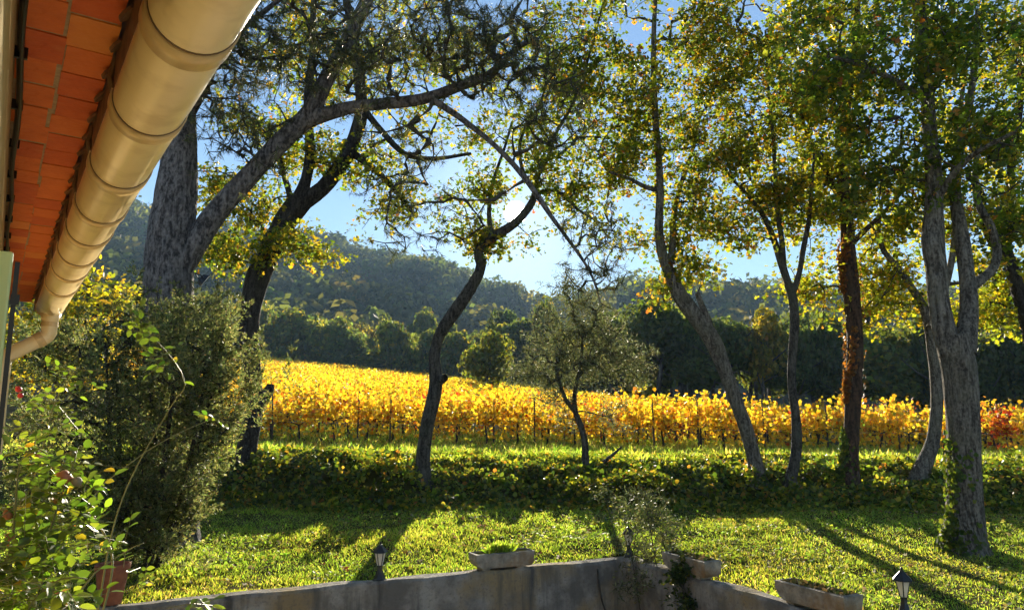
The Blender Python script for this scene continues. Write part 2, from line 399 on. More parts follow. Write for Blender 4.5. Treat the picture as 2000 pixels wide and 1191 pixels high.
def glass_mat():
    m, t, out = new_mat('frosted_lantern_glass')
    pb = N(t, 'ShaderNodeBsdfPrincipled'); pb.inputs['Base Color'].default_value = (.8, .8, .78, 1); pb.inputs['Roughness'].default_value = 0.3
    tr = N(t, 'ShaderNodeBsdfTranslucent'); tr.inputs['Color'].default_value = (.9, .88, .82, 1)
    mi = N(t, 'ShaderNodeMixShader'); mi.inputs[0].default_value = 0.65
    t.links.new(pb.outputs[0], mi.inputs[1]); t.links.new(tr.outputs[0], mi.inputs[2]); t.links.new(mi.outputs[0], out.inputs[0])
    return m
M['glass'] = glass_mat()

# ------------------------------------------------------------------ ground
def grid_mesh(name, X, Y, Zv, keep=None, smooth=True):
    a, b = X.shape
    V = np.stack([X, Y, Zv], -1).reshape(-1, 3)
    i = np.arange(a - 1)[:, None] * b + np.arange(b - 1)[None]
    Q = np.stack([i, i + b, i + b + 1, i + 1], -1).reshape(-1, 4)
    if keep is not None:
        c = V[Q].mean(1); Q = Q[keep(c[:, 0], c[:, 1])]
    return np_mesh(name, V, Q, smooth=smooth)
dL = unit(WC - WA); nL = np.array([-dL[1], dL[0]]); dR = unit(WB - WC); nR = np.array([-dR[1], dR[0]])
if nL[1] < 0: nL = -nL
if nR[0] < 0: nR = -nR
def outside(x, y, m=0.12):   # on the lawn side of the retaining wall's middle line
    a = (x - WC[0]) * nL[0] + (y - WC[1]) * nL[1]; b = (x - WC[0]) * nR[0] + (y - WC[1]) * nR[1]
    return np.maximum(a, b) > m
gx = np.arange(-20, 20.01, 0.14); gy_ = np.arange(3.0, 17.61, 0.14)
X, Y = np.meshgrid(gx, gy_, indexing='ij')
keep = lambda x, y: outside(x, y) & ((x * -0.569 + y * 0.822 > 7.9) | (x * 0.822 + y * 0.569 > -0.2))
tag(link('lawn', grid_mesh('lawn', X, Y, Z(X, Y), keep), M['soil']), kind='structure')
aa = np.linspace(R(-75), R(75), 220); yy = np.concatenate([np.linspace(17.4, 60, 60), np.linspace(61.5, 128, 45)])
A_, Y_ = np.meshgrid(np.tan(np.linspace(R(-52), R(52), 150)), yy, indexing='ij')
def field_keep(x, y): return np.hypot(x, y) < 136
tag(link('vineyard_ground', grid_mesh('vineyard_ground', A_ * Y_, Y_, Z(A_ * Y_, Y_) - 0.004, field_keep), M['field']), kind='structure')
rr = np.concatenate([np.linspace(128, 640, 110), np.linspace(660, 1500, 24)])
A2, R2 = np.meshgrid(aa, rr, indexing='ij')
X2, Y2 = np.sin(A2) * R2, np.cos(A2) * R2
tag(link('hillside', grid_mesh('hillside', X2, Y2, Z(X2, Y2) - 0.3, None), M['hill']), kind='structure')
fl = MB(); fl.box((0, 2.0, -2.86), (12, 9, 0.1))
tag(fl.build('terrace', noise_mat('terrace_gravel', (.52, .46, .37), (.66, .6, .5), 9, bump=.4)), kind='structure')  # unseen floor, height and pale tone set to bounce light onto the soffit

# ------------------------------------------------------------------ retaining wall
def wall_seg(p, q, n, th=0.24, seed=0):   # runs from the terrace to just above the lawn
    L = np.linalg.norm(q - p); k = int(L / 0.18) + 1
    mb = MB(); vs = []; fs = []
    for i in range(k + 1):
        s = i / k; c = p + (q - p) * s
        e = (vnoise(np.array(s * L * 3.0), np.array(0.0), seed) - 0.5) * 0.035
        e2 = (vnoise(np.array(s * L * 2.0), np.array(5.0), seed) - 0.5) * 0.03
        f0 = c + n * e2 * 0.6
        b0 = c + n * (th + e)
        for (xy, z) in ((f0, -4.3), (f0, WTOP - 0.03 + e * 0.7), (f0 + n * 0.03, WTOP + e * 0.7), (b0 - n * 0.03, WTOP - 0.005 + e2), (b0, WTOP - 0.05), (b0, -4.3)):
            vs.append((xy[0], xy[1], z))
    for i in range(k):
        for j in range(5):
            a = i * 6 + j; fs.append((a, a + 6, a + 7, a + 1))
    fs.append((0, 1, 2, 3, 4, 5)); fs.append(tuple(k * 6 + j for j in (5, 4, 3, 2, 1, 0)))
    return mb.add(vs, fs)
wl = wall_seg(WA - dL * 6, WC + dL * 0.24, nL, seed=2); 
rw = empty('retaining_wall', (WC[0], WC[1], -4.3), 'grey rendered retaining wall with angled corner below the lawn', 'wall')
def rel(mb, o):
    L = o.location
    mb.v = [(a - L.x, b - L.y, c - L.z) for a, b, c in mb.v]; return mb
rel(wl, rw).build('wall_length', M['concrete'], rw, smooth=False)
rel(wall_seg(WC - dR * 0.002, WB, nR, seed=8), rw).build('wall_length', M['concrete'], rw, smooth=False)

# ------------------------------------------------------------------ house with eave and gutter
D2 = np.array([-0.569, 0.822]); N2 = np.array([0.822, 0.569])
def H(t, s, z): p = D2 * t + N2 * s; return (p[0], p[1], z)
def hbox(mb, t0, t1, s0, s1, z0, z1):
    return mb.hexa([H(t0, s0, z0), H(t0, s1, z0), H(t1, s1, z0), H(t1, s0, z0), H(t0, s0, z1), H(t0, s1, z1), H(t1, s1, z1), H(t1, s0, z1)])
hs = 1.05; TEND = 7.7
house = empty('house', (0, 0, 0), 'house eave with terracotta soffit, cream gutter and pale green shutter', 'house')
hbox(MB(), -4, TEND - 0.1, -5.0, -0.045, -4.3, hs - 0.006).build('wall', M['house'], house)
so = hbox(MB(), -4, TEND, -0.3, 0.18, hs + 0.0035, hs + 0.05).build('soffit', M['mortar'], house)
bricks = {}
L_ = 0.197
for row, (s0, s1) in enumerate(((-0.043, 0.064), (0.068, 0.19))):
    for k in range(int((TEND - 0.5) / L_) + 1):
        t0 = 0.5 + k * L_ + (0.05 if row else 0) + random.uniform(-.002, .002)
        g = 0.0045
        key = (row, k % 5)
        if key not in bricks:
            mb = MB(); j = lambda a=.003: random.uniform(-a, a)
            hbox(mb, g + j(), L_ - g + j(), s0 + 0.002 + j(), s1 + j(), hs, hs + 0.016)
            bricks[key] = mb.mesh('brick')
        me = bricks[key]
        b = bpy.data.objects.new('brick', me); col.objects.link(b); b.parent = so
        if not me.materials: me.materials.append(M['brick'][0])
        b.material_slots[0].link = 'OBJECT'; b.material_slots[0].material = M['brick'][random.choices((0, 1, 2), (5, 4, 1))[0]]
        p = D2 * t0; b.location = (p[0], p[1], random.uniform(-.0015, .0015)); b.rotation_euler = (random.uniform(-.006, .006), random.uniform(-.006, .006), 0)
hbox(MB(), -4, TEND, .200, .212, hs - .10, hs + .20).build('gap_board', M['tile'], house)  # added board, blocks sky light in the gap between soffit and gutter
for k in range(36):
    t = .42 + k * .2; w_ = random.uniform(.055, .07)
    mb = MB().tube([H(t, .1925, hs - .004), H(t, .199, hs - .010)], [w_ * .5, w_ * .55], 10); mb.build('tile_end', M['tile'], house)
roof = MB()
roof.hexa([H(-4, -5, 3.0), H(-4, 0.16, hs + .054), H(TEND, 0.16, hs + .054), H(TEND, -5, 3.0), H(-4, -5, 3.1), H(-4, 0.16, hs + .13), H(TEND, 0.16, hs + .13), H(TEND, -5, 3.1)])
ro = roof.build('roof', M['tile'], house)
def canal(t, up):
    mb = MB(); n = 8; vs = []
    for s, rad, dz in ((-0.5, 0.095, 0.26), (0.25, 0.08, 0.0)):
        for th_ in (0.0, 0.014):
            for k in range(n + 1):
                a = math.pi * k / n; r_ = rad - th_
                zz = hs + 0.10 + dz + (math.sin(a) * r_ * 0.8 if up else 0.075 - math.sin(a) * r_ * 0.8)
                vs.append(H(t + math.cos(a) * r_, s, zz))
    m = n + 1; fs = []
    for k in range(n):
        fs += [(k, k + 1, 2 * m + k + 1, 2 * m + k), (m + k + 1, m + k, 3 * m + k, 3 * m + k + 1), (2 * m + k, 2 * m + k + 1, 3 * m + k + 1, 3 * m + k), (k + 1, k, m + k, m + k + 1)]
    return mb.add(vs, fs)
for k in range(36):
    canal(0.45 + k * 0.2, k % 2 == 0).build('roof_tile', M['tile'], ro)
# gutter: half-round channel
GS, GZ, GR = 0.297, 0.924, 0.099
def gprof(r, a0=-8, a1=188, n=22):
    return [(GS + r * math.cos(R(a)) , GZ - r * math.sin(R(a))) for a in np.linspace(a0, a1, n)]
def gsweep(t0, t1, r, th, a0=-8, a1=188):
    mb = MB(); n = 22
    o = gprof(r, a0, a1, n); i = gprof(r - th, a0, a1, n)
    loop = o + i[::-1]; m = len(loop); vs = [H(t0, s, z) for s, z in loop] + [H(t1, s, z) for s, z in loop]
    fs = [(k, (k + 1) % m, m + (k + 1) % m, m + k) for k in range(m)]
    for k in range(n - 1):
        fs.append((k + 1, k, m - 1 - k, m - 2 - k)); fs.append((m + k, m + k + 1, m + m - 2 - k, m + m - 1 - k))
    return mb.add(vs, fs)
TG = 7.05
gut = gsweep(-2, TG, GR, 0.004).build('gutter', M['gutter'], house, smooth=False)
gut.data.polygons.foreach_set('use_smooth', [True] * 44 + [False] * (len(gut.data.polygons) - 44))
bead = MB().tube([H(-2, GS + GR + .004, GZ + .012), H(TG, GS + GR + .004, GZ + .012)], .011, 10); bead.build('rim_bead', M['gutter'], gut, smooth=True)
for (u, v, wd) in ((471, 76, .085), (370, 237, .07), (302, 343, .085), (252, 413, .07), (222, 458, .08), (196, 499, .07), (174, 529, .08), (151, 560, .07)):
    r = ray(u, v); t = (r[0] * D2[0] + r[1] * D2[1]) / r[2] * 0.894
    c = gsweep(t, t + wd, GR + 0.0065, 0.0055, -11, 191).build('collar', M['gutter_joint'], gut)
    c.data.polygons.foreach_set('use_smooth', [True] * 44 + [False] * (len(c.data.polygons) - 44))
    gsweep(t - .006, t - .0005, GR + 0.0022, 0.002).build('seal', M['seal'], gut)
    MB().tube([H(t + .03, GS - GR + .004, GZ + .012), H(t + .03, GS - GR - .008, GZ + .06), H(t + .03, GS - GR + .004, GZ + .14)], .009, 6).build('bracket', M['rust'], gut)
mb = MB(); c = H(TG, GS, GZ)
cap = gprof(GR + .004); mb.add([H(TG + .004, s, z) for s, z in cap] + [H(TG + .02, s, z) for s, z in cap], [tuple(range(22)), tuple(range(43, 21, -1))] + [(k + 1, k, 22 + k, 23 + k) for k in range(21)] + [(0, 21, 43, 22)])
mb.build('end_cap', M['gutter_joint'], gut)
eb = TG - .16
pth = np.array([(*H(eb, GS, GZ - .08), .075), (*H(eb, GS, GZ - .13), .062), (*H(eb, GS, GZ - .15), .056), (*H(eb, GS, GZ - .24), .056), (*H(eb, GS - .012, GZ - .262), .056), (*H(eb, GS - .035, GZ - .28), .056), (*H(eb, GS - .15, GZ - .355), .056), (*H(eb, GS - .26, GZ - .43), .056), (*H(eb, GS - .275, GZ - .45), .056), (*H(eb, GS - .28, GZ - .50), .056), (*H(eb, GS - .28, GZ - 1.2), .056), (*H(eb, GS - .28, -2.7), .056)])
dp = MB().tube(pth[:, :3], pth[:, 3], 16).build('downpipe', M['gutter'], house, smooth=True)
for i in (2, 5):
    MB().tube([pth[i][:3], pth[i][:3] * .6 + pth[i + 1][:3] * .4], .061, 16).build('collar', M['gutter_joint'], dp, smooth=False)
# cable under the eave
cb = [H(t, -.028 + .004 * math.sin(t * 5), hs - .03 + .006 * math.sin(t * 3.3)) for t in np.arange(-1, 7.4, .15)]
ca = MB().tube(cb, .009, 8).build('cable', M['black'], house, smooth=True)
MB().tube([(a + .004, b + .002, c - .022) for a, b, c in cb], .006, 8).build('cable', M['black'], house, smooth=True)
for t in np.arange(.7, 7.2, .42):
    hbox(MB(), t, t + .012, -.044, -.012, hs - .045, hs - .012).build('clip', M['black'], ca)
# shutter folded back on the wall
TS = 1.03
sh = hbox(MB(), TS, TS + .62, -.040, .002, -1.25, .196).build('shutter', M['shutter'], house, bevel=.003)
hbox(MB(), TS - .006, TS, -.040, -.030, -1.24, .190).build('edge_lip', M['shutter'], sh)
hbox(MB(), TS + .004, TS + .012, .004, .009, -1.22, .185).build('bar', M['black'], sh)
for z in (.10, -.27, -.62):
    MB().lathe([(.0, 0), (.0045, 0), (.0045, .003), (.002, .0035)], 10).build('screw', M['rust'], sh, loc=H(TS - .001, -.015, z)).rotation_euler = (R(90), 0, R(34.7))
for z in (.14, -.05, -.44):
    hbox(MB(), TS + .002, TS + .02, .003, .012, z - .006, z + .006).build('bar_guide', M['black'], sh)
hg = hbox(MB(), TS - .004, TS + .02, .004, .022, -.318, -.296).build('hinge', M['rust'], sh, bevel=.002)
hbox(MB(), TS - .002, TS + .016, .023, .045, -.314, -.300).build('hinge_pin', M['rust'], sh, bevel=.002)

# ------------------------------------------------------------------ trees
def grow(limb_nodes, clusters, up=0.12, tip=0.006, base=0.0075, expn=0.5, jit=0.06, step=0.28, prefer=None):
    """joins every leaf cluster to the nearest wood; returns tubes"""
    nodes = [n[:3] for n in limb_nodes]; nr = [n[3] for n in limb_nodes]; own = [-1] * len(nodes)
    A = np.zeros((len(nodes) + len(clusters) * 26, 3)); A[:len(nodes)] = nodes; cnt = len(nodes)
    Rr = np.zeros(len(A)); Rr[:cnt] = nr; O = -np.ones(len(A), int)
    d0 = np.array([np.min(np.linalg.norm(A[:cnt] - c, axis=1)) for c in clusters])
    order = np.argsort(d0); paths = []
    for ci in order:
        c = clusters[ci]
        dd = np.linalg.norm(A[:cnt] - c, axis=1) + np.maximum(0, A[:cnt, 2] - c[2]) * 0.35
        k = int(np.argmin(dd)); p = A[k]; L = np.linalg.norm(c - p)
        m = int(min(24, max(2, math.ceil(L / step))))
        ctrl = (p + c) / 2 + np.array([0, 0, up * L]) + rng.normal(size=3) * 0.10 * L
        t = np.linspace(0, 1, m + 1)[:, None]
        pts = (1 - t) ** 2 * p + 2 * t * (1 - t) * ctrl + t * t * c
        pts[1:-1] += rng.normal(size=(m - 1, 3)) * min(jit, L * 0.05)
        paths.append((pts, k, len(paths))); A[cnt:cnt + m] = pts[1:]; O[cnt:cnt + m] = len(paths) - 1; cnt += m
    w = np.ones(len(paths))
    for i in range(len(paths) - 1, -1, -1):
        o = O[paths[i][1]]
        if o >= 0: w[o] += w[i]
    Vs, Qs, off = [], [], 0
    for i, (pts, k, _) in enumerate(paths):
        r0 = base * w[i] ** expn
        if O[k] < 0: r0 = min(r0, Rr[k] * 0.8)
        V, Q = tube_np(pts, np.linspace(r0, tip, len(pts)), 6 if r0 > .02 else 4)
        Vs.append(V); Qs.append(Q + off); off += len(V)
    return np.vstack(Vs), np.vstack(Qs)
def blob(u, v, Y, ru, rv, ry, n, sub=7, spread=0.22):
    """clumped points in an ellipsoid of the crown"""
    c = P(u, v, Y); k = Y / F
    ns = max(2, n // sub)
    q = rdir(ns) * rng.random((ns, 1)) ** (1 / 2.4)
    cen = c + q * np.array([ru * k, ry, rv * k])
    pick = cen[rng.integers(0, ns, n)]
    return pick + rng.normal(size=(n, 3)) * spread * np.array([1, 1, .75]) * (1 + 0.4 * rng.random((n, 1)))
OAK = [(.05, .08, .018), (.075, .108, .02), (.115, .125, .022), (.17, .15, .022), (.25, .18, .02), (.26, .13, .03), (.20, .07, .025)]
OAKW = [26, 30, 22, 12, 6, 2.5, 1]
YEL = [(.075, .105, .018), (.11, .135, .02), (.17, .17, .02), (.26, .21, .02), (.25, .14, .03)]
YELW = [10, 26, 34, 24, 4]
def leaf_cloud(cl, per, size, spread, cols, w, shape=LEAF_OAK, flat=0.55, tint=None, droop=0.25):
    n = len(cl) * per
    idx = np.repeat(np.arange(len(cl)), per)
    d = rdir(n)
    pos = cl[idx] + d * (rng.random((n, 1)) ** 0.6) * spread * np.array([1.15, 1.15, .8])
    al = unit(d + rng.normal(size=(n, 3)) * .7 + np.array([0, 0, -droop]))
    nm = unit(rng.normal(size=(n, 3)) * flat + np.array([0, 0, 1.0]))
    sz = size * (0.45 + 1.0 * rng.random(n) ** 1.2)
    V, Fq, k = leaves_np(pos, al, nm, sz, shape)
    c = palette(n, cols, w)
    tone = (0.75 + 0.5 * rng.random(len(cl)))[idx][:, None]   # each spray a little lighter or darker
    hue = (rng.random(len(cl)) ** 3)[idx][:, None]
    c = c * tone * (1 + hue * np.array([.35, .2, 0]))
    return V, Fq, np.repeat(c, k, axis=0)
def limb_pts(pts, Y0, Y1=None, step=0.16):
    """traced limb: rows (u, v, half width in px) between depths Y0 and Y1 -> xyz r"""
    Y1 = Y0 if Y1 is None else Y1
    a = []
    for i, (u, v, w_) in enumerate(pts):
        Yq = Y0 + (Y1 - Y0) * i / max(1, len(pts) - 1)
        p = P(u, v, Yq); a.append((*p, .92 * w_ * Yq / F / math.hypot(1, p[0] / Yq)))
    return smooth_path(a, step)
def make_tree(name, label, cat, limbs, crowns, bark, per=14, lsize=.10, spread=.30, cols=OAK, w=OAKW, shape=LEAF_OAK, leafm='leaf', sides=18, twigm='twig', ridge=.09, flare=1.5, group=None, up=.12, crown_name='crown', crown_fn=None, extra_clusters=None, base_fix=True):
    """limbs: [(points, Y0, Y1)], the first is the trunk with its foot on the ground"""
    tr = limb_pts(limbs[0][0], limbs[0][1], limbs[0][2])
    base = tr[0][:3].copy(); gz = float(Z(base[0], base[1]))
    base[2] = gz
    # root flare and foot sunk a little into the ground
    Lh = np.maximum(0, tr[:, 2] - gz); tr[:, 3] *= 1 + (flare - 1) * np.exp(-Lh / .22)
    foot = tr[0].copy(); foot[2] = gz - .12; foot[3] *= 1.1
    tr = np.vstack([foot, tr])
    root = empty(name, base, label, cat, group)
    allw = [tr]
    def wood(nm, path, seed):
        V, Q = tube_np(path[:, :3], path[:, 3], sides, ridge, seed)
        me = np_mesh(nm, V - base, Q, smooth=True)
        link(nm, me, M[bark], root)
    wood('trunk', tr, int(rng.integers(0, 99)))
    for pts, Y0, Y1 in limbs[1:]:
        lp = limb_pts(pts, Y0, Y1); allw.append(lp); wood('limb', lp, int(rng.integers(0, 99)))
    dense = 1.7 if crown_fn is needle_fn else 1
    cl = np.vstack([blob(*c[:6], int(c[6] * dense), *c[7:]) for c in crowns])
    if extra_clusters is not None: cl = np.vstack([cl, extra_clusters])
    dsun = cl / np.linalg.norm(cl, axis=1, keepdims=True) @ SUN_DIR
    cl = cl[dsun < math.cos(R(1.6))]      # thin spot in the foliage
    sk = np.vstack(allw)
    zmin = gz + 0.9
    sk = sk[sk[:, 2] > zmin]
    V, Q = grow(sk, cl, up=up)
    tag(link('twigs', np_mesh('twigs', V - base, Q, smooth=True), M[twigm], root), kind='stuff')
    if crown_fn is None:
        V, Fq, c = leaf_cloud(cl, per, lsize, spread, cols, w, shape)
    else:
        V, Fq, c = crown_fn(cl)
    link(crown_name, np_mesh(crown_name, V - base, Fq, c), M[leafm], root)
    return root, tr

def gY(u, v): return G(u, v)[1]

# --- tall pine by the house
def needle_fn(cl, per=42, ln=.125, wid=2.0):
    n = len(cl) * per; idx = np.repeat(np.arange(len(cl)), per)
    ax = unit(rng.normal(size=(len(cl), 3)) + np.array([0, 0, -.5]))[idx]
    off = (rng.random((n, 1)) - .5) * .30
    al = unit(ax * .8 + rdir(n) + np.array([0, 0, -.25]))
    pos = cl[idx] + ax * off
    V, Fq, k = leaves_np(pos, al, rdir(n), ln * (.6 + .6 * rng.random(n)), NEEDLE, wid)
    c = palette(n, [(.04, .055, .022), (.06, .075, .03), (.10, .10, .045), (.16, .12, .06)], [30, 40, 20, 8])
    return V, Fq, np.repeat(c, k, axis=0)
Yp = 11.2
make_tree('pine_tree', 'tall grey-barked pine with forked leaning limb behind the juniper', 'tree',
    [([(330, 1060, 62), (334, 900, 58), (334, 700, 56), (330, 590, 55), (328, 500, 54), (338, 420, 51), (348, 340, 44), (352, 260, 40), (350, 160, 38), (352, 60, 36), (358, -60, 34), (365, -260, 28)], Yp, Yp),
     ([(338, 560, 20), (366, 505, 27), (396, 452, 27), (430, 405, 25), (500, 330, 23), (560, 265, 22), (606, 222, 23), (630, 170, 19), (662, 110, 17), (692, 50, 16), (716, 0, 15), (735, -80, 13), (750, -200, 10)], Yp, Yp + .2),
     ([(596, 236, 20), (640, 222, 16), (700, 208, 14), (780, 200, 13), (840, 190, 12), (900, 168, 11), (950, 150, 9.5), (985, 120, 8), (1018, 88, 6.5), (1050, 78, 4)], Yp + .1, Yp - .6),
     ([(846, 196, 8), (890, 224, 7), (950, 270, 6), (1000, 318, 6), (1040, 368, 6), (1075, 420, 5), (1110, 468, 4), (1140, 510, 3.2), (1160, 548, 2.4), (1172, 590, 1.4)], Yp - .3, Yp + .6),
     ([(350, 260, 14), (400, 170, 11), (440, 90, 9), (520, 20, 6), (600, -40, 4)], Yp, Yp - 1.2)],
    [(430, 120, Yp - .8, 120, 90, .9, 110, 6, .26), (560, 60, Yp - .6, 130, 80, .9, 130, 6, .26), (470, 250, Yp - .4, 90, 80, .7, 60, 5, .24), (700, 120, Yp - .5, 140, 110, .9, 100, 6, .25), (860, 60, Yp - .8, 180, 80, 1.0, 150, 6, .25),
     (1010, 130, Yp - .7, 130, 70, .8, 110, 6, .22), (1080, 220, Yp - .2, 80, 90, .6, 45, 5, .2), (960, 420, Yp + .3, 200, 80, .6, 16, 4, .22), (1150, 480, Yp + .5, 80, 70, .4, 34, 4, .2), (1190, 560, Yp + .5, 50, 30, .3, 12, 4, .16), (800, 330, Yp, 110, 100, .6, 34, 4, .2), (800, 440, Yp, 60, 60, .4, 12, 4, .2),
     (600, -80, Yp, 300, 80, 1.2, 110, 6, .3), (1000, -60, Yp, 200, 60, 1.0, 60, 6, .3)],
    'pine_bark', crown_fn=needle_fn, leafm='needle', sides=26, ridge=.06, flare=1.15, up=-.05)

# --- dark oak with a sawn stub
Yd = gY(478, 925)
make_tree('oak_tree', 'dark-barked oak with a sawn stub, forking beside the pine', 'tree',
    [([(476, 925, 22), (482, 870, 21), (494, 800, 20), (492, 720, 20), (486, 650, 21), (494, 580, 25), (512, 520, 24), (535, 470, 24), (562, 425, 26), (588, 392, 24)], Yd, Yd),
     ([(582, 400, 22), (630, 368, 18), (668, 320, 16), (692, 270, 15), (706, 220, 14), (700, 140, 12), (690, 60, 11), (676, 0, 9), (664, -90, 7)], Yd, Yd + .3),
     ([(580, 404, 20), (598, 350, 13), (606, 300, 12), (604, 250, 10), (600, 190, 9), (610, 110, 8), (612, 0, 6)], Yd, Yd - .4),
     ([(494, 800, 17), (512, 778, 15), (526, 760, 10), (529, 750, 8)], Yd, Yd),
     ([(700, 200, 9), (740, 250, 7), (790, 300, 6), (850, 310, 5), (920, 300, 3)], Yd + .2, Yd - .5),
     ([(690, 300, 9), (730, 330, 7), (770, 370, 6), (810, 420, 4)], Yd + .1, Yd + .5),
     ([(576, 420, 9), (560, 360, 7), (540, 300, 6), (500, 240, 4)], Yd, Yd + .6)],
    [(480, 400, Yd + .2, 90, 90, 1.0, 75), (540, 480, Yd - .3, 100, 34, .8, 46), (610, 492, Yd, 45, 20, .4, 12), (430, 490, Yd + .4, 45, 45, .7, 30), (560, 250, Yd + .8, 130, 130, 1.2, 85), (700, 320, Yd + .2, 120, 80, 1.0, 60),
     (790, 400, Yd + .2, 70, 45, .7, 26), (680, 130, Yd + .9, 160, 110, 1.3, 85), (880, 220, Yd + 1.0, 120, 110, 1.0, 48), (830, 60, Yd + 1.0, 200, 90, 1.2, 65), (560, 40, Yd + .8, 160, 80, 1.2, 60), (640, -90, Yd, 260, 70, 1.4, 60)],
    'dark_bark', per=25, lsize=.108, sides=18, ridge=.12, cols=OAK, w=[20, 28, 26, 18, 8, 2, .5])

# --- crooked leaning oak in front of the vines (the sun stands behind it)
Ym = gY(826, 945)
make_tree('oak_tree', 'crooked leaning oak with a knotted elbow, low sun behind its crown', 'tree',
    [([(826, 948, 16), (826, 900, 15), (832, 840, 14), (843, 790, 14), (852, 745, 14), (848, 700, 12), (858, 655, 12), (882, 617, 14), (912, 574, 13), (936, 532, 12), (941, 505, 11)], Ym, Ym),
     ([(940, 512, 12), (934, 492, 10), (946, 476, 10), (976, 455, 10), (1006, 436, 9), (1034, 404, 9), (1044, 380, 7), (1050, 345, 5), (1072, 305, 4.5), (1085, 262, 4), (1120, 200, 3.5), (1150, 110, 3), (1180, 0, 2.5)], Ym, Ym - .3),
     ([(856, 742, 12), (864, 740, 10), (870, 737, 7)], Ym, Ym - .2),
     ([(962, 466, 6), (955, 420, 5), (962, 360, 4), (985, 290, 3), (1000, 240, 3)], Ym - .2, Ym + .6),
     ([(1044, 380, 5), (1085, 372, 4), (1130, 410, 3), (1180, 440, 2)], Ym - .2, Ym + .5),
     ([(1046, 378, 5), (1020, 330, 4), (1018, 270, 3.5), (1060, 190, 3), (1070, 90, 2.5)], Ym - .2, Ym + .5)],
    [(930, 440, Ym, 60, 34, .6, 30, 6, .18), (985, 482, Ym - .2, 45, 16, .4, 12, 5, .14), (945, 385, Ym + .2, 80, 50, .7, 28, 6, .2), (1040, 455, Ym, 26, 16, .4, 6, 4, .15), (1090, 340, Ym, 90, 70, .8, 46), (1130, 420, Ym + .2, 70, 50, .7, 26),
     (1040, 260, Ym + .3, 110, 70, .9, 42), (1150, 230, Ym + .2, 110, 90, 1.0, 60), (1200, 110, Ym, 130, 100, 1.0, 75), (1060, 90, Ym + .4, 130, 90, 1.0, 50), (1180, -50, Ym, 190, 80, 1.2, 60), (1190, 330, Ym + .5, 60, 60, .6, 30), (1110, 150, Ym, 90, 70, .8, 40), (870, 390, Ym + .4, 36, 50, .4, 7)],
    'oak_bark', per=26, lsize=.104, cols=OAK, w=[30, 30, 22, 12, 5, 2, 1])

# --- leaning oak right of the olive
Y5 = gY(1480, 945)
make_tree('oak_tree', 'leaning oak with lopped side stub, curving up from ivy bank', 'tree',
    [([(1482, 946, 15), (1474, 900, 14), (1458, 840, 14), (1436, 780, 15), (1415, 720, 16), (1392, 665, 18), (1362, 622, 18), (1330, 580, 16), (1308, 535, 13), (1292, 490, 11), (1287, 440, 10), (1289, 380, 9), (1288, 330, 8), (1282, 260, 8), (1278, 190, 7), (1276, 100, 6), (1280, 0, 5), (1285, -100, 4)], Y5, Y5),
     ([(1384, 645, 12), (1378, 615, 8), (1368, 590, 6), (1362, 572, 6)], Y5, Y5 - .1),
     ([(1310, 515, 8), (1314, 470, 7), (1316, 420, 6), (1330, 360, 5), (1350, 300, 4), (1370, 220, 3)], Y5, Y5 + .6),
     ([(1290, 372, 6), (1262, 366, 5), (1232, 350, 4), (1190, 336, 3)], Y5, Y5 - .4)],
    [(1250, 330, Y5, 90, 60, .9, 40), (1330, 420, Y5 + .1, 90, 60, .9, 44), (1370, 500, Y5, 70, 30, .7, 24), (1240, 470, Y5 + .3, 50, 40, .6, 14), (1300, 250, Y5 + .2, 110, 80, 1.0, 62), (1380, 330, Y5 + .3, 90, 80, .9, 46), (1330, 120, Y5, 140, 100, 1.1, 80), (1300, -30, Y5, 160, 80, 1.2, 60), (1290, 560, Y5 + .6, 55, 20, .5, 14), (1420, 180, Y5 + .3, 70, 70, .8, 32), (1230, 180, Y5 - .3, 80, 90, .8, 50), (1410, 420, Y5 + .4, 46, 50, .5, 24), (1420, 60, Y5 - .3, 90, 70, .8, 44), (1340, 540, Y5 + .3, 40, 24, .4, 12)],
    'grey_bark', per=25, lsize=.108, cols=OAK, w=[20, 28, 26, 16, 7, 3, 1.5])

# --- slim tree with a V fork
Y6 = gY(1540, 962)
make_tree('oak_tree', 'slim young oak with V-shaped fork between leaning oak and brown trunk', 'tree',
    [([(1538, 964, 13), (1548, 920, 11), (1556, 870, 11), (1554, 810, 10), (1546, 750, 10), (1548, 690, 10), (1552, 630, 10), (1549, 585, 10), (1540, 555, 10)], Y6, Y6),
     ([(1542, 562, 8), (1528, 520, 8), (1512, 470, 7), (1496, 430, 6), (1476, 400, 5), (1450, 370, 4), (1420, 340, 3)], Y6, Y6 + .3),
     ([(1548, 575, 7), (1562, 530, 6), (1570, 480, 6), (1580, 430, 5), (1584, 380, 4), (1590, 300, 3)], Y6, Y6 - .3),
     ([(1532, 535, 6), (1528, 480, 6), (1520, 420, 6), (1515, 350, 5), (1510, 270, 4), (1500, 160, 3), (1495, 60, 2.5)], Y6, Y6)],
    [(1470, 400, Y6, 70, 40, .7, 30), (1500, 330, Y6, 100, 60, .9, 56), (1580, 360, Y6, 60, 60, .7, 34), (1500, 220, Y6 + .2, 110, 80, 1.0, 66), (1560, 440, Y6 + .3, 40, 30, .5, 12), (1480, 470, Y6 - .2, 36, 26, .4, 10), (1510, 90, Y6, 140, 90, 1.0, 72), (1500, -50, Y6, 160, 70, 1.2, 50), (1570, 200, Y6 + .3, 70, 80, .8, 40), (1430, 300, Y6 - .3, 60, 60, .6, 30)],
    'oak_bark', per=25, lsize=.108, sides=14, cols=OAK, w=[16, 28, 28, 18, 8, 3, 1.5])

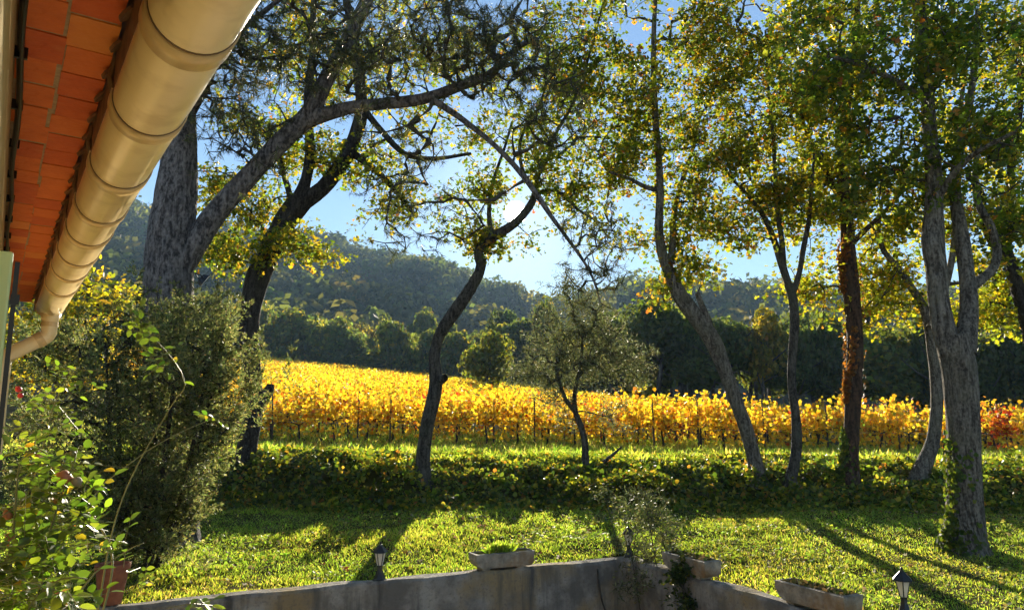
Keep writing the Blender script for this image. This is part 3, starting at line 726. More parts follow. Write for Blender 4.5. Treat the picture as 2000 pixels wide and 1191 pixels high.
# --- brown trunk clad in withered creeper
Y7 = gY(1657, 945)
brown, brown_path = make_tree('oak_tree', 'straight oak clad in brown withered creeper, small floodlight on it', 'tree',
    [([(1656, 946, 20), (1660, 890, 18), (1664, 820, 17), (1668, 740, 17), (1670, 660, 18), (1664, 580, 18), (1658, 510, 18), (1655, 450, 15), (1648, 380, 13), (1644, 300, 12), (1652, 220, 11), (1664, 140, 10), (1672, 60, 8), (1676, -60, 6)], Y7, Y7),
     ([(1650, 400, 9), (1620, 350, 7), (1590, 290, 6), (1560, 220, 4)], Y7, Y7 + .5),
     ([(1658, 480, 8), (1700, 440, 6), (1740, 400, 5), (1780, 340, 4)], Y7, Y7 + .4)],
    [(1620, 560, Y7 + .6, 60, 60, .7, 30), (1650, 420, Y7, 90, 60, .9, 56), (1720, 500, Y7 + .5, 70, 60, .8, 40), (1640, 300, Y7, 110, 80, 1.0, 76), (1720, 360, Y7 + .2, 90, 70, .9, 60), (1650, 160, Y7, 120, 90, 1.1, 80), (1650, 10, Y7, 140, 80, 1.2, 70), (1720, 610, Y7 + .8, 60, 40, .7, 26)],
    'brown_bark', per=25, lsize=.112, cols=YEL, w=[24, 30, 26, 14, 4])

# --- curved trunk behind the big oak
Y8 = gY(1793, 940)
make_tree('oak_tree', 'curved grey trunk leaning behind the big forked oak', 'tree',
    [([(1792, 942, 17), (1806, 905, 16), (1822, 860, 15), (1829, 800, 14), (1828, 740, 14), (1822, 690, 13), (1816, 640, 12), (1800, 592, 10), (1776, 556, 9), (1752, 520, 7), (1726, 490, 6), (1716, 450, 5), (1722, 400, 4), (1735, 330, 3)], Y8, Y8 + .3),
     ([(1816, 640, 9), (1840, 580, 9), (1860, 500, 8), (1870, 400, 7), (1866, 300, 6), (1880, 180, 5), (1900, 40, 4)], Y8, Y8 + .6)],
    [(1760, 560, Y8 + .6, 70, 60, .8, 44), (1740, 440, Y8 + .4, 60, 50, .7, 34), (1880, 420, Y8 + .6, 90, 80, 1.0, 60), (1840, 620, Y8 + 1, 60, 40, .7, 24), (1890, 260, Y8 + .4, 90, 90, 1.0, 60), (1900, 100, Y8 + .4, 110, 90, 1.0, 60), (1930, 560, Y8 + 1, 70, 60, .9, 44)],
    'grey_bark', per=25, lsize=.112, cols=YEL, w=[16, 30, 30, 18, 4])

# --- big forked oak on the lawn
Y9 = gY(1884, 1075)
big, big_path = make_tree('oak_tree', 'big forked oak with ivy at its foot on the lawn', 'tree',
    [([(1884, 1078, 44), (1884, 1030, 40), (1884, 960, 38), (1882, 880, 37), (1880, 800, 37), (1876, 740, 38), (1868, 690, 40), (1862, 655, 38)], Y9, Y9),
     ([(1858, 690, 30), (1842, 640, 27), (1832, 580, 24), (1828, 520, 24), (1822, 470, 27), (1824, 420, 22), (1824, 350, 19), (1818, 280, 18), (1812, 200, 17), (1806, 120, 16), (1798, 40, 15), (1790, -60, 13), (1785, -200, 10)], Y9, Y9 + .2),
     ([(1880, 690, 30), (1890, 630, 22), (1892, 580, 20), (1886, 520, 18), (1878, 460, 17), (1868, 400, 15), (1866, 340, 13), (1880, 260, 11), (1900, 160, 9), (1910, 20, 7)], Y9, Y9 + .8),
     ([(1894, 560, 14), (1930, 535, 12), (1948, 500, 11), (1935, 440, 10), (1912, 400, 9), (1905, 330, 7), (1920, 250, 5)], Y9 + .4, Y9 + 1.2),
     ([(1812, 200, 9), (1750, 160, 8), (1690, 130, 6), (1620, 110, 4)], Y9 + .1, Y9 - 1.0),
     ([(1824, 400, 8), (1870, 330, 8), (1920, 290, 6), (1980, 260, 5)], Y9 + .1, Y9 - 1.0)],
    [(1760, 120, Y9 - .4, 130, 100, .9, 46), (1900, 120, Y9 - .4, 130, 120, .9, 62), (1960, 260, Y9 - .3, 90, 100, .8, 50), (1780, 270, Y9 - .2, 90, 80, .7, 36), (1880, 330, Y9 + .2, 90, 70, .8, 36), (1700, 210, Y9 - .3, 100, 70, .7, 30), (1740, 340, Y9, 70, 50, .6, 22),
     (1620, 90, Y9 - .6, 90, 70, .7, 44), (1980, 420, Y9 + .6, 60, 60, .7, 36), (1850, 0, Y9 - .2, 200, 70, 1.1, 60), (1800, -140, Y9, 260, 80, 1.4, 50)],
    'grey_bark', per=20, lsize=.105, spread=.27, sides=30, ridge=.07, flare=1.35, cols=OAK, w=[40, 34, 16, 6, 2, 2, 1])

# --- dark trunk at the right border
Y10 = gY(2030, 960)
make_tree('oak_tree', 'dark oak slanting at the right border beyond the forked oak', 'tree',
    [([(2060, 960, 22), (2046, 850, 20), (2028, 740, 18), (2008, 640, 17), (1990, 570, 17), (1976, 520, 15), (1964, 480, 13), (1974, 420, 12), (1974, 340, 10), (1990, 220, 9), (2000, 80, 7)], Y10, Y10),
     ([(1976, 520, 11), (1950, 490, 10), (1930, 460, 9), (1920, 420, 8), (1918, 380, 7), (1890, 340, 5)], Y10, Y10 + .3)],
    [(1960, 400, Y10, 70, 70, .9, 46), (1970, 600, Y10 + .8, 50, 60, .8, 32), (2010, 300, Y10, 90, 100, 1.0, 70), (2040, 500, Y10, 80, 90, 1.0, 50), (1990, 130, Y10, 110, 110, 1.0, 70)],
    'dark_bark', per=25, lsize=.112, cols=YEL, w=[26, 32, 24, 12, 4])

# --- young olive tree before the vines
Yo = gY(1141, 915)
def lance_fn(per=56, ln=.085, spread=.26, cols=((.09, .10, .055), (.13, .14, .085), (.20, .205, .14), (.07, .08, .04)), w=(30, 34, 18, 20), wid=1.0):
    def fn(cl):
        n = len(cl) * per; idx = np.repeat(np.arange(len(cl)), per)
        ax = unit(rng.normal(size=(len(cl), 3)) + np.array([0, 0, .2]))[idx]
        tt = (rng.random((n, 1)) - .5) * 2
        pos = cl[idx] + ax * tt * spread + rng.normal(size=(n, 3)) * spread * .22
        al = unit(ax * .6 + rdir(n))
        V, Fq, k = leaves_np(pos, al, rdir(n), ln * (.65 + .6 * rng.random(n)), LEAF_LANCE, wid)
        return V, Fq, np.repeat(palette(n, cols, w), k, axis=0)
    return fn
make_tree('olive_tree', 'young grey-green olive tree standing before the yellow vines', 'tree',
    [([(1142, 916, 8), (1143, 870, 7), (1136, 835, 6.5), (1124, 805, 5.5), (1122, 770, 4.5), (1130, 730, 3.5), (1136, 690, 3), (1138, 640, 2)], Yo, Yo),
     ([(1124, 805, 5), (1105, 780, 4.5), (1092, 745, 4), (1085, 710, 3)], Yo, Yo - .2),
     ([(1130, 735, 4), (1160, 700, 3.5), (1190, 670, 3), (1215, 640, 2)], Yo, Yo + .2),
     ([(1160, 916, 4), (1188, 895, 3.5), (1215, 872, 2)], Yo, Yo - .1)],
    [(1130, 700, Yo, 95, 60, .7, 140, 5, .17), (1055, 725, Yo, 55, 40, .5, 56, 5, .15), (1215, 715, Yo, 52, 38, .5, 56, 5, .15), (1130, 625, Yo, 85, 50, .5, 85, 5, .16), (1090, 780, Yo, 50, 24, .4, 22, 4, .13), (1120, 570, Yo, 40, 28, .3, 12, 4, .12), (1170, 650, Yo, 50, 40, .5, 24, 6, .13), (1200, 800, Yo, 26, 40, .25, 12, 4, .1)],
    'oak_bark', crown_fn=lance_fn(), leafm='olive', sides=12, flare=1.2, ridge=.1)

# --- yellow tree beside the house end
make_tree('maple_tree', 'golden-yellow leafy tree beyond the end of the gutter', 'tree',
    [([(150, 900, 10), (152, 800, 9), (160, 700, 8), (168, 620, 6), (175, 560, 4)], 15.5, 15.5)],
    [(170, 590, 15.5, 60, 70, .9, 90), (120, 640, 15.5, 60, 70, .9, 60), (60, 680, 15.5, 60, 80, .9, 50), (160, 720, 15.5, 80, 60, .9, 40), (400, 700, 17, 20, 20, .4, 3)],
    'oak_bark', per=16, lsize=.12, cols=YEL, w=[4, 14, 40, 40, 6])

# ------------------------------------------------------------------ juniper bush
def juniper():
    base = P(285, 1085, 9.7); base[2] = float(Z(base[0], base[1]))
    root = empty('juniper_bush', base, 'big feathery grey-green juniper bush at the foot of the pine', 'bush')
    # several ascending leaders, sprays pointing up and outwards
    blobs = [(330, 700, 9.7, 130, 120, .9, 420), (250, 800, 9.6, 130, 150, .9, 420), (390, 770, 9.8, 78, 110, .7, 330), (320, 925, 9.7, 95, 85, .8, 300), (170, 720, 9.9, 90, 90, .8, 220), (420, 690, 9.8, 36, 66, .5, 120), (320, 610, 9.7, 45, 40, .4, 70), (395, 610, 9.8, 40, 40, .4, 60), (120, 850, 9.9, 90, 150, .8, 260), (190, 960, 9.7, 110, 80, .7, 200), (448, 750, 9.9, 28, 36, .4, 50), (100, 690, 9.9, 50, 40, .6, 90), (270, 1015, 9.5, 90, 45, .6, 220), (350, 960, 9.6, 50, 46, .5, 160), (462, 735, 9.9, 16, 30, .3, 26), (400, 860, 9.8, 46, 60, .4, 130), (340, 1030, 9.5, 40, 25, .3, 60)]
    cl = np.vstack([blob(*b, 9, .16) for b in blobs])
    stems = []
    for k in range(9):
        a = rng.random() * 6.28; q = np.array([math.cos(a) * .55, math.sin(a) * .4, 0])
        e = base + q * 1.3 + np.array([0, 0, 2.1 + rng.random() * .8])
        stems.append(smooth_path([(*(base + q * .2 - np.array([0, 0, .1])), .05), (*(base + q * .8 + np.array([0, 0, .9])), .035), (*e, .012)], .2))
    mbs = [tube_np(s[:, :3], s[:, 3], 8) for s in stems]; off = 0; Vs, Qs = [], []
    for V, Q in mbs: Vs.append(V); Qs.append(Q + off); off += len(V)
    V, Q = grow(np.vstack(stems), cl, up=.1, base=.004, tip=.003); Vs.append(V); Qs.append(Q + off)
    link('stems', np_mesh('stems', np.vstack(Vs) - base, np.vstack(Qs), smooth=True), M['dark_bark'], root)
    # plumes: curved shoots that carry branchlets, each set with scale leaves
    cx = np.array([base[0] + .1, base[1], base[2] + .5])
    pick = cl[rng.choice(len(cl), 900, replace=False)]
    npl = len(pick); out = unit(pick - cx)
    pd = unit(out * np.array([.9, .9, .5]) + np.array([0, 0, .8]) + rng.normal(size=(npl, 3)) * .28)
    pl = .28 + .42 * rng.random(npl)
    p0 = pick - pd * (pl * .55)[:, None]
    nbr = 20; bi = np.repeat(np.arange(npl), nbr); nb = len(bi)
    ts = rng.random(nb); bend = out[bi] * (ts ** 2 * .10)[:, None]
    b0 = p0[bi] + pd[bi] * (pl[bi] * ts)[:, None] + bend
    bd = unit(pd[bi] * .75 + rdir(nb) * .8); bl = (.16 * (1 - ts) + .05) * (.6 + .7 * rng.random(nb))
    per = 8; li = np.repeat(np.arange(nb), per); n = len(li); tt = rng.random(n)
    pos = b0[li] + bd[li] * (bl[li] * tt)[:, None] + rng.normal(size=(n, 3)) * .006
    al = unit(bd[li] * .9 + rdir(n) * .6)
    V, Fq, k = leaves_np(pos, al, rdir(n), (.034 + .03 * rng.random(n)) * (1.15 - .4 * tt), LEAF_LANCE, 1.5)
    c = palette(n, [(.055, .075, .032), (.09, .11, .05), (.13, .145, .075), (.18, .18, .09), (.17, .13, .07)], [18, 34, 30, 14, 4]) * (.7 + .6 * rng.random(npl))[bi][li][:, None]
    link('foliage', np_mesh('foliage', V - base, Fq, np.repeat(c, k, axis=0)), M['juniper'], root)
juniper()

# ------------------------------------------------------------------ vineyard
VROW0, VGAP = 24.3, 2.3
GOLD = [(.62, .41, .028), (.68, .49, .055), (.58, .30, .02), (.50, .42, .05), (.48, .15, .015), (.32, .04, .012), (.30, .32, .04)]
GOLDW = [36, 25, 19, 8, 5, 1.2, 4]
REDW = [8, 4, 18, 1, 26, 40, 0]
def vine_meshes(seed, w):
    # gnarled trunk with two arms on the wire and a leafy wall of shoots above
    lean = rng.normal() * .08
    tp = smooth_path([(0, 0, -.08, .045), (lean * .5, .02, .2, .034), (lean, -.02, .45, .028), (lean * 1.2, 0, .62, .03)], .06)
    V, Q = tube_np(tp[:, :3], tp[:, 3], 8, .25, seed); Vs, Qs, off = [V], [Q], len(V)
    for s in (-1, 1):
        ap = smooth_path([(lean * 1.2, 0, .6, .022), (lean + s * .2, .02, .68, .017), (lean + s * .5, 0, .70, .011)], .08)
        V, Q = tube_np(ap[:, :3], ap[:, 3], 6, .2, seed + 1); Vs.append(V); Qs.append(Q + off); off += len(V)
    tips = []
    for k in range(9):
        x0 = rng.uniform(-.5, .5); e = np.array([x0 + rng.normal() * .15, rng.normal() * .16, rng.uniform(1.05, 1.62)])
        sp_ = smooth_path([(x0, 0, .68, .006), (x0 * .9 + e[0] * .1, e[1] * .5, 1.0, .005), (*e, .003)], .2)
        V, Q = tube_np(sp_[:, :3], sp_[:, 3], 4); Vs.append(V); Qs.append(Q + off); off += len(V); tips.append(sp_[:, :3])
    wood = np_mesh('trunk', np.vstack(Vs), np.vstack(Qs), smooth=True)
    tips = np.vstack(tips); n = 330
    pos = tips[rng.integers(0, len(tips), n)] + rng.normal(size=(n, 3)) * np.array([.15, .13, .11])
    pos[:, 2] = np.where(pos[:, 2] < .62, pos[:, 2] + .35, pos[:, 2])
    low = rng.random(n) < .14; pos[low, 2] = rng.uniform(.2, .7, low.sum())
    al = unit(rng.normal(size=(n, 3)) * .8 + np.array([0, -.3, -.6])); nm = unit(rng.normal(size=(n, 3)) * .9 + np.array([0, -.4, .5]))
    V, Fq, k = leaves_np(pos, al, nm, .075 + .07 * rng.random(n), LEAF_VINE)
    leaves = np_mesh('leaves', V, Fq, np.repeat(palette(n, GOLD, w, .22), k, axis=0))
    wood.materials.append(M['dark_bark']); leaves.materials.append(M['vine'])
    return wood, leaves
VM = [vine_meshes(i, GOLDW) for i in range(8)]
VR = [vine_meshes(20 + i, REDW) for i in range(2)]
reds = [(1, 1163, 'beside the olive trunk'), (0, 1932, 'behind the big forked oak'), (1, 1300, 'between olive and leaning oak')]
NROW = 4
ordn = ['front', 'second', 'third', 'fourth']
red_x = {}
for rI, u, where in reds:
    y = VROW0 + rI * VGAP; red_x.setdefault(rI, []).append((u, (u - CX) / F * y * 1.012, where))
nth = 0
for rI in range(NROW):
    y = VROW0 + rI * VGAP
    xs = np.arange(-.44 * y, .71 * y, .98)
    for x in xs:
        xx = x + rng.normal() * .08; z = float(Z(xx, y))
        hit = [t for t in red_x.get(rI, []) if abs(t[1] - x) < .49]
        wm, lm = (VR[rI % 2] if hit else VM[int(rng.integers(0, 8))])
        if hit:
            root = empty('grape_vine', (xx, y, z), 'grape vine with red and orange leaves ' + hit[0][2], 'grape vine', 'red-leaved grape vines')
        else:
            if rI == 0 and -.345 * y < x < .705 * y:
                nth += 1; lab = 'yellow-leaved grape vine, %s from the juniper in the front row' % ordinal(nth)
            else:
                lab = 'yellow-leaved grape vine in the %s row of the vineyard' % ordn[rI] if rI else 'yellow-leaved front row grape vine glimpsed through the juniper bush'
            root = empty('grape_vine', (xx, y, z), lab, 'grape vine', 'yellow grape vines in the %s row' % ordn[rI])
        root.rotation_euler = (0, 0, rng.choice([0, math.pi]) + rng.normal() * .1)
        sc = .84 + .3 * rng.random(); root.scale = (1, 1, sc)
        link('trunk', wm, None, root); link('leaves', lm, None, root)
# posts and wires of the front rows
pm = MB(); pm.lathe([(.028, -.3), (.03, .2), (.027, 1.0), (.026, 1.62), (.018, 1.66)], 8); pme = pm.mesh('vineyard_post', True); pme.materials.append(M['post'])
for rI in range(2):
    y = VROW0 + rI * VGAP - .05
    us = (545, 706, 768, 965, 1043, 1270, 1355, 1480, 1600, 1735, 1880, 1985) if rI == 0 else (620, 850, 1100, 1310, 1520, 1690, 1940)
    wires = []
    for u in us:
        x = (u - CX) / F * y * 1.012; z = float(Z(x, y))
        o = link('vineyard_post', pme, None); o.location = (x, y, z); o.rotation_euler = (rng.normal() * .02, rng.normal() * .03, rng.random() * 6)
        o.scale = (1, 1, .92 + .14 * rng.random())
        tag(o, 'thin dark trellis post, %s from the juniper in the %s vine row' % (ordinal(us.index(u) + 1), ordn[rI]), 'post', 'trellis posts of the %s row' % ordn[rI])
    for h in (.62, 1.05, 1.4):
        pts = [(x, y + .03, float(Z(x, y)) + h) for x in np.linspace(-.55 * y, .74 * y, 40)]
        o = MB().tube(pts, .004, 5).build('trellis_wire', M['wire'])
        tag(o, '%s trellis wire of the %s vine row' % ({.62: 'lowest', 1.05: 'middle', 1.4: 'top'}[h], ordn[rI]), 'wire', 'trellis wires')
# the rows behind merge into one golden mass
Vs, Fs, Cs, off = [], [], [], 0
y = VROW0 + NROW * VGAP
while y < 118:
    lim = np.tan(R(43)) * y
    s = max(.13, .0021 * y); n = int(2 * lim * 30 * (.13 / s) ** 1.5 * 1.25)
    x = rng.uniform(-.60 * y, .78 * y, n); yv = y + rng.normal(size=n) * .2; hgt = .55 + 1.0 * rng.random(n) ** .6 + rng.normal(size=n) * .06 + .12 * (vnoise(x * .9, x * 0 + y, 2) - .5)
    edge = np.interp(x / y, [-.6, -.34, -.05, .1, .18, .3, 1], [116, 112, 98, 84, 56, 50, 46])
    k_ = yv < edge; x, yv, hgt = x[k_], yv[k_], hgt[k_]
    if len(x):
        pos = np.stack([x, yv, Z(x, yv) + hgt], -1); m = len(x)
        al = unit(rng.normal(size=(m, 3)) * .8 + np.array([0, -.3, -.5])); nm = unit(rng.normal(size=(m, 3)) * .9 + np.array([0, -.4, .6]))
        V, Fq, k = leaves_np(pos, al, nm, s * (.7 + .6 * rng.random(m)), LEAF_SIMPLE, 1.25)
        patch = vnoise(x * .25, yv * .25, 12)[:, None]
        c = palette(m, GOLD, GOLDW, .2) * (1 + (patch - .5) * np.array([.1, .5, .2]))
        Vs.append(V); Fs.append(Fq + off); Cs.append(np.repeat(c, k, axis=0)); off += len(V)
    y += VGAP
tag(link('vineyard_foliage', np_mesh('vineyard_foliage', np.vstack(Vs), np.vstack(Fs), np.vstack(Cs)), M['vine']),
    'golden vine rows receding up the slope to the woods', 'vines', kind='stuff')

# ------------------------------------------------------------------ woods and hill
def crown_mesh(n, size, lobes, cols, w, rx=1.0, rz=1.0):
    cen = rdir(lobes) * np.array([.62 * rx, .62 * rx, .6 * rz]) * (rng.random((lobes, 1)) ** .4)
    rad = .34 + .2 * rng.random(lobes)
    i = rng.integers(0, lobes, n); d = rdir(n)
    pos = cen[i] + d * (rad[i] * (.72 + .33 * rng.random(n)))[:, None] * np.array([rx, rx, rz * .8])
    nm = unit(d + rng.normal(size=(n, 3)) * .5); al = unit(np.cross(nm, rdir(n)))
    V, Fq, k = leaves_np(pos, al, nm, size * (.6 + .8 * rng.random(n)), LEAF_QUAD)
    lobe_t = (.7 + .6 * rng.random(lobes))[i][:, None]
    c = palette(n, cols, w) * lobe_t
    return np_mesh('crown', V, Fq, np.repeat(c, k, axis=0))
DARK = [(.045, .066, .025), (.06, .082, .03), (.085, .095, .032)]; DARKW = [30, 40, 20]
MIX = [(.055, .08, .024), (.08, .10, .028), (.11, .12, .03), (.19, .16, .035)]; MIXW = [22, 36, 28, 9]
def trunk_mesh(lean=.0):
    p = smooth_path([(0, 0, -.03, .022), (.01, 0, .2, .017), (lean * .4, .01, .5, .013), (lean, 0, .85, .006)], .05)
    V, Q = tube_np(p[:, :3], p[:, 3], 7, .1); Vs, Qs, off = [V], [Q], len(V)
    for k in range(5):
        a = rng.random() * 6.28; z0 = .3 + .4 * rng.random(); q = np.array([math.cos(a), math.sin(a), .5]) * (.22 + .1 * rng.random())
        b = smooth_path([(lean * z0 * .8, .0, z0, .008), (lean * z0 + q[0] * .5, q[1] * .5, z0 + q[2] * .4, .006), (lean * z0 + q[0], q[1], z0 + q[2], .003)], .08)
        V, Q = tube_np(b[:, :3], b[:, 3], 5); Vs.append(V); Qs.append(Q + off); off += len(V)
    return np_mesh('trunk', np.vstack(Vs), np.vstack(Qs), smooth=True)
TM = [trunk_mesh(rng.normal() * .05) for _ in range(4)]
for t_ in TM: t_.materials.append(M['oak_bark'])
CM_d = [crown_mesh(4200, .085, 13, DARK, DARKW) for _ in range(4)]
CM_m = [crown_mesh(2600, .11, 13, MIX, MIXW) for _ in range(4)]
CM_y = [crown_mesh(2600, .10, 13, [(.09, .09, .02), (.14, .13, .025), (.22, .17, .03)], [30, 36, 20]) for _ in range(2)]
CM_g = [crown_mesh(3200, .085, 15, [(.07, .09, .02), (.11, .12, .024), (.17, .16, .03)], [30, 36, 16])]
for m_ in CM_d + CM_m + CM_y + CM_g: m_.materials.append(M['forest'])
def wood_tree(x, y, h, cw, cms, label, group, clear=.35, name='woodland_tree', cat='tree'):
    z = float(Z(x, y)) - .1
    root = empty(name, (x, y, z), label, cat, group); root.rotation_euler = (0, 0, rng.random() * 6.28)
    t = link('trunk', TM[int(rng.integers(0, 4))], None, root); t.scale = (h * 1.1, h * 1.1, h)
    c = link('crown', cms[int(rng.integers(0, len(cms)))], None, root)
    c.location = (0, 0, h * (clear + 1) / 2); c.scale = (cw, cw, h * (1 - clear) / 2 * 1.08)
    return root
# dark wood to the right behind the vines
for k in range(78):
    front = k < 30
    az = np.interp(k, [0, 29], [.155, .86]) + rng.normal() * .01 if front else rng.uniform(.13, .9)
    y = (np.interp(az, [.13, .3, .9], [60, 53, 44]) + rng.random() * 3) if front else rng.uniform(56, 84)
    hgt = (7.6 if front else 9.2) + rng.normal() * 1.3 + (y - 50) * .02
    wood_tree(az * y, y, hgt, 1.7 + rng.random() * 1.4, CM_d if rng.random() < .68 else (CM_m if rng.random() < .8 else CM_y),
              'dark tree, %s from the olive along the front of the shady wood' % ordinal(k + 1) if front else 'dark tree deep in the shady wood behind the vines',
              'front trees of the shady wood' if front else 'inner trees of the shady wood', rng.uniform(.2, .42) if front else .3)
# brush at the foot of that wood
# wooded edge beyond the field
for k in range(80):
    front = k < 34
    az = np.interp(k, [0, 33], [-.56, .17]) + rng.normal() * .006 if front else rng.uniform(-.6, .2)
    e = np.interp(az, [-.6, -.34, -.05, .1, .2], [124, 119, 106, 92, 68])
    y = e + rng.random() * 3 if front else e + 6 + rng.random() * 38
    hgt = (7.6 if front else 10.0) + rng.normal() * 1.9
    r_ = rng.random()
    wood_tree(az * y, y, max(4.5, hgt), 2.3 + rng.random() * 2.2, CM_y if r_ < .14 else (CM_m if r_ < .86 else CM_d),
              'rounded tree, %s from the left along the far edge of the golden field' % ordinal(k + 1) if front else 'rounded green tree in the wood beyond the golden field',
              'trees along the far field edge' if front else 'trees in the wood beyond the field', .04)
# lone small tree in the field
wood_tree((952 - CX) / F * 62, 62, 6.9, 2.5, CM_g, 'lone yellow-green tree standing inside the golden field', None, .12, 'field_tree')
# hill forest: one mass
n = 6800
az = rng.uniform(-.72, .85, n); r_ = 150 + 500 * rng.random(n) ** .72
x, y = np.sin(az) * r_, np.cos(az) * r_
k_ = (r_ < np.where(az < .07, 640, 490)) & ~((az > .02) & (r_ < 95)) & (vnoise(x / 30, y / 30, 21) > .13)
x, y, r_ = x[k_], y[k_], r_[k_]; n = len(x)
cr = 2.6 + 4.2 * rng.random(n) ** 1.7; ch = cr * (.9 + .5 * rng.random(n)); zc = Z(x, y) + ch * .55
per = 38; i = np.repeat(np.arange(n), per); m = len(i)
d = rdir(m); d[:, 2] = np.abs(d[:, 2]) * 1.1 - .25; d[:, 1] = np.where(rng.random(m) < .75, -np.abs(d[:, 1]), d[:, 1]); d = unit(d)
pos = np.stack([x[i], y[i], zc[i]], -1) + d * np.stack([cr[i], cr[i], ch[i]], -1) * (.8 + .3 * rng.random((m, 1)))
nm = unit(d + rng.normal(size=(m, 3)) * .45)
V, Fq, k = leaves_np(pos, unit(np.cross(nm, rdir(m))), nm, cr[i] * (.2 + .24 * rng.random(m)), LEAF_QUAD)
c = palette(n, [(.03, .042, .018), (.045, .055, .022), (.06, .065, .028), (.09, .08, .03)], [34, 36, 16, 6], .35)[i] * (.92 + .16 * rng.random((m, 1)))
tag(link('hill_forest', np_mesh('hill_forest', V, Fq, np.repeat(c, k, axis=0)), M['forest']), 'dark green forest covering the hills', 'forest', kind='stuff')

# ------------------------------------------------------------------ bank: ivy ground cover, brambles
n = 48000
x = rng.uniform(-9, 13.5, n); y = 13.55 + 4.6 * rng.random(n)
cl_n = vnoise(x * 1.6, y * 1.6, 31)
hgt = (np.maximum(0, (vnoise(x * .8, y * .8, 33) - .25)) * .5 + np.maximum(0, vnoise(x * 2.6, y * 2.6, 35) - .35) * .8) * sstep((y - 13.6) / 1.2) * (1 - .8 * sstep((y - 14.9) / 1.3)) * (.25 + rng.random(n) ** .5 * .75) + .02
pos = np.stack([x, y, Z(x, y) + hgt], -1)
nm = unit(rng.normal(size=(n, 3)) * .7 + np.array([0, -.35, 1.0])); al = unit(rng.normal(size=(n, 3)) + np.array([0, -.4, -.2]))
V, Fq, k = leaves_np(pos, al, nm, .055 + .065 * rng.random(n), LEAF_SIMPLE, 1.2)
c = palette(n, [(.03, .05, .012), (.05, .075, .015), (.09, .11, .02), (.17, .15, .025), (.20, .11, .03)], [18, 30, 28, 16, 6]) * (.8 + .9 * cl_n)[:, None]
top = sstep((y - 16.0) / 1.0)[:, None] * (rng.random((n, 1)) < .7)  # sunlit look of the bank top painted in as brighter yellow-green leaves
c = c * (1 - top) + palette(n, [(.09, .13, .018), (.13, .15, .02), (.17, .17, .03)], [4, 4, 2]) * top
tag(link('ivy_ground_cover', np_mesh('ivy_ground_cover', V, Fq, np.repeat(c, k, axis=0)), M['ivy']), 'ivy and brambles covering the bank under the trees', 'ground cover', kind='stuff')

# ------------------------------------------------------------------ grass
def blades(n, xr, yr, hmin, hmax, wid, cols, w, test=None, name='grass', label='', tall=None):
    x = rng.uniform(*xr, n); y = rng.uniform(*yr, n)
    k_ = outside(x, y, .26) & (np.abs(x) < .80 * y + .6)
    if test is not None: k_ &= test(x, y)
    x, y = x[k_], y[k_]; m = len(x)
    tf = vnoise(x * 2.3, y * 2.3, 41) * .6 + vnoise(x * 6, y * 6, 42) * .4
    h = hmin + (hmax - hmin) * np.clip(tf * 1.5 - .25, 0, 1) * (.5 + .7 * rng.random(m))
    pos = np.stack([x, y, Z(x, y) - .005], -1)
    al = unit(rng.normal(size=(m, 3)) * np.array([.55, .55, .1]) + np.array([0, 0, 1.0]))
    shp = (np.array([(-.5, 0, 0), (.5, 0, 0), (.30, .62, .05), (0, 1, .22)]), np.array([(0, 1, 2, 3)]))
    t = unit(al); xx = unit(np.cross(t, rdir(m))); zz = np.cross(xx, t); sh = shp[0]
    V = pos[:, None, :] + (sh[None, :, 0, None] * (wid * (.6 + .8 * rng.random(m)))[:, None, None] * xx[:, None, :] + h[:, None, None] * (sh[None, :, 1, None] * t[:, None, :] + sh[None, :, 2, None] * zz[:, None, :] * 1.6))
    Fq = (np.arange(m) * 4)[:, None] + np.arange(4)[None]
    c = palette(m, cols, w, .2) * (.75 + .5 * vnoise(x * 1.1, y * 1.1, 44))[:, None] * np.stack([.85 + .4 * vnoise(x * .7, y * .7, 45), np.ones(m), np.ones(m)], -1)
    o = link(name, np_mesh(name, V.reshape(-1, 3), Fq, np.repeat(c, 4, axis=0)), M['grass'])
    return tag(o, label, 'grass', kind='stuff')
GRASS = [(.09, .14, .02), (.13, .185, .027), (.17, .21, .036), (.22, .22, .055), (.26, .22, .10)]
blades(300000, (-10, 13), (5.0, 14.6), .02, .078, .009, GRASS, [20, 34, 26, 12, 9], None, 'lawn_grass', 'sunlit uneven green grass of the lawn')
blades(80000, (-16, 21), (16.0, 29), .05, .28, .016, GRASS, [12, 26, 26, 22, 16], None, 'verge_grass', 'tall sunny grass verge at the foot of the vines')
# fallen leaves
n = 2200
x = rng.uniform(-7, 11, n); y = 14.2 - 6.2 * rng.random(n) ** 1.3; k_ = outside(x, y, .05) & (vnoise(x * .8, y * .8, 77) > .3 + .2 * rng.random(n)); x, y = x[k_], y[k_]; n = len(x)
pos = np.stack([x, y, Z(x, y) + .015 + .02 * rng.random(n)], -1)
V, Fq, k = leaves_np(pos, unit(rng.normal(size=(n, 3)) * np.array([1, 1, .2])), unit(rng.normal(size=(n, 3)) * .35 + np.array([0, 0, 1])), .05 + .04 * rng.random(n), LEAF_OAK)
tag(link('fallen_leaves', np_mesh('fallen_leaves', V, Fq, np.repeat(palette(n, [(.30, .18, .06), (.36, .26, .14), (.25, .10, .04), (.3, .28, .05)], [4, 3, 2, 3]), k, axis=0)), M['fallen']), 'brown and yellow fallen leaves scattered on the lawn', 'leaves', kind='stuff')

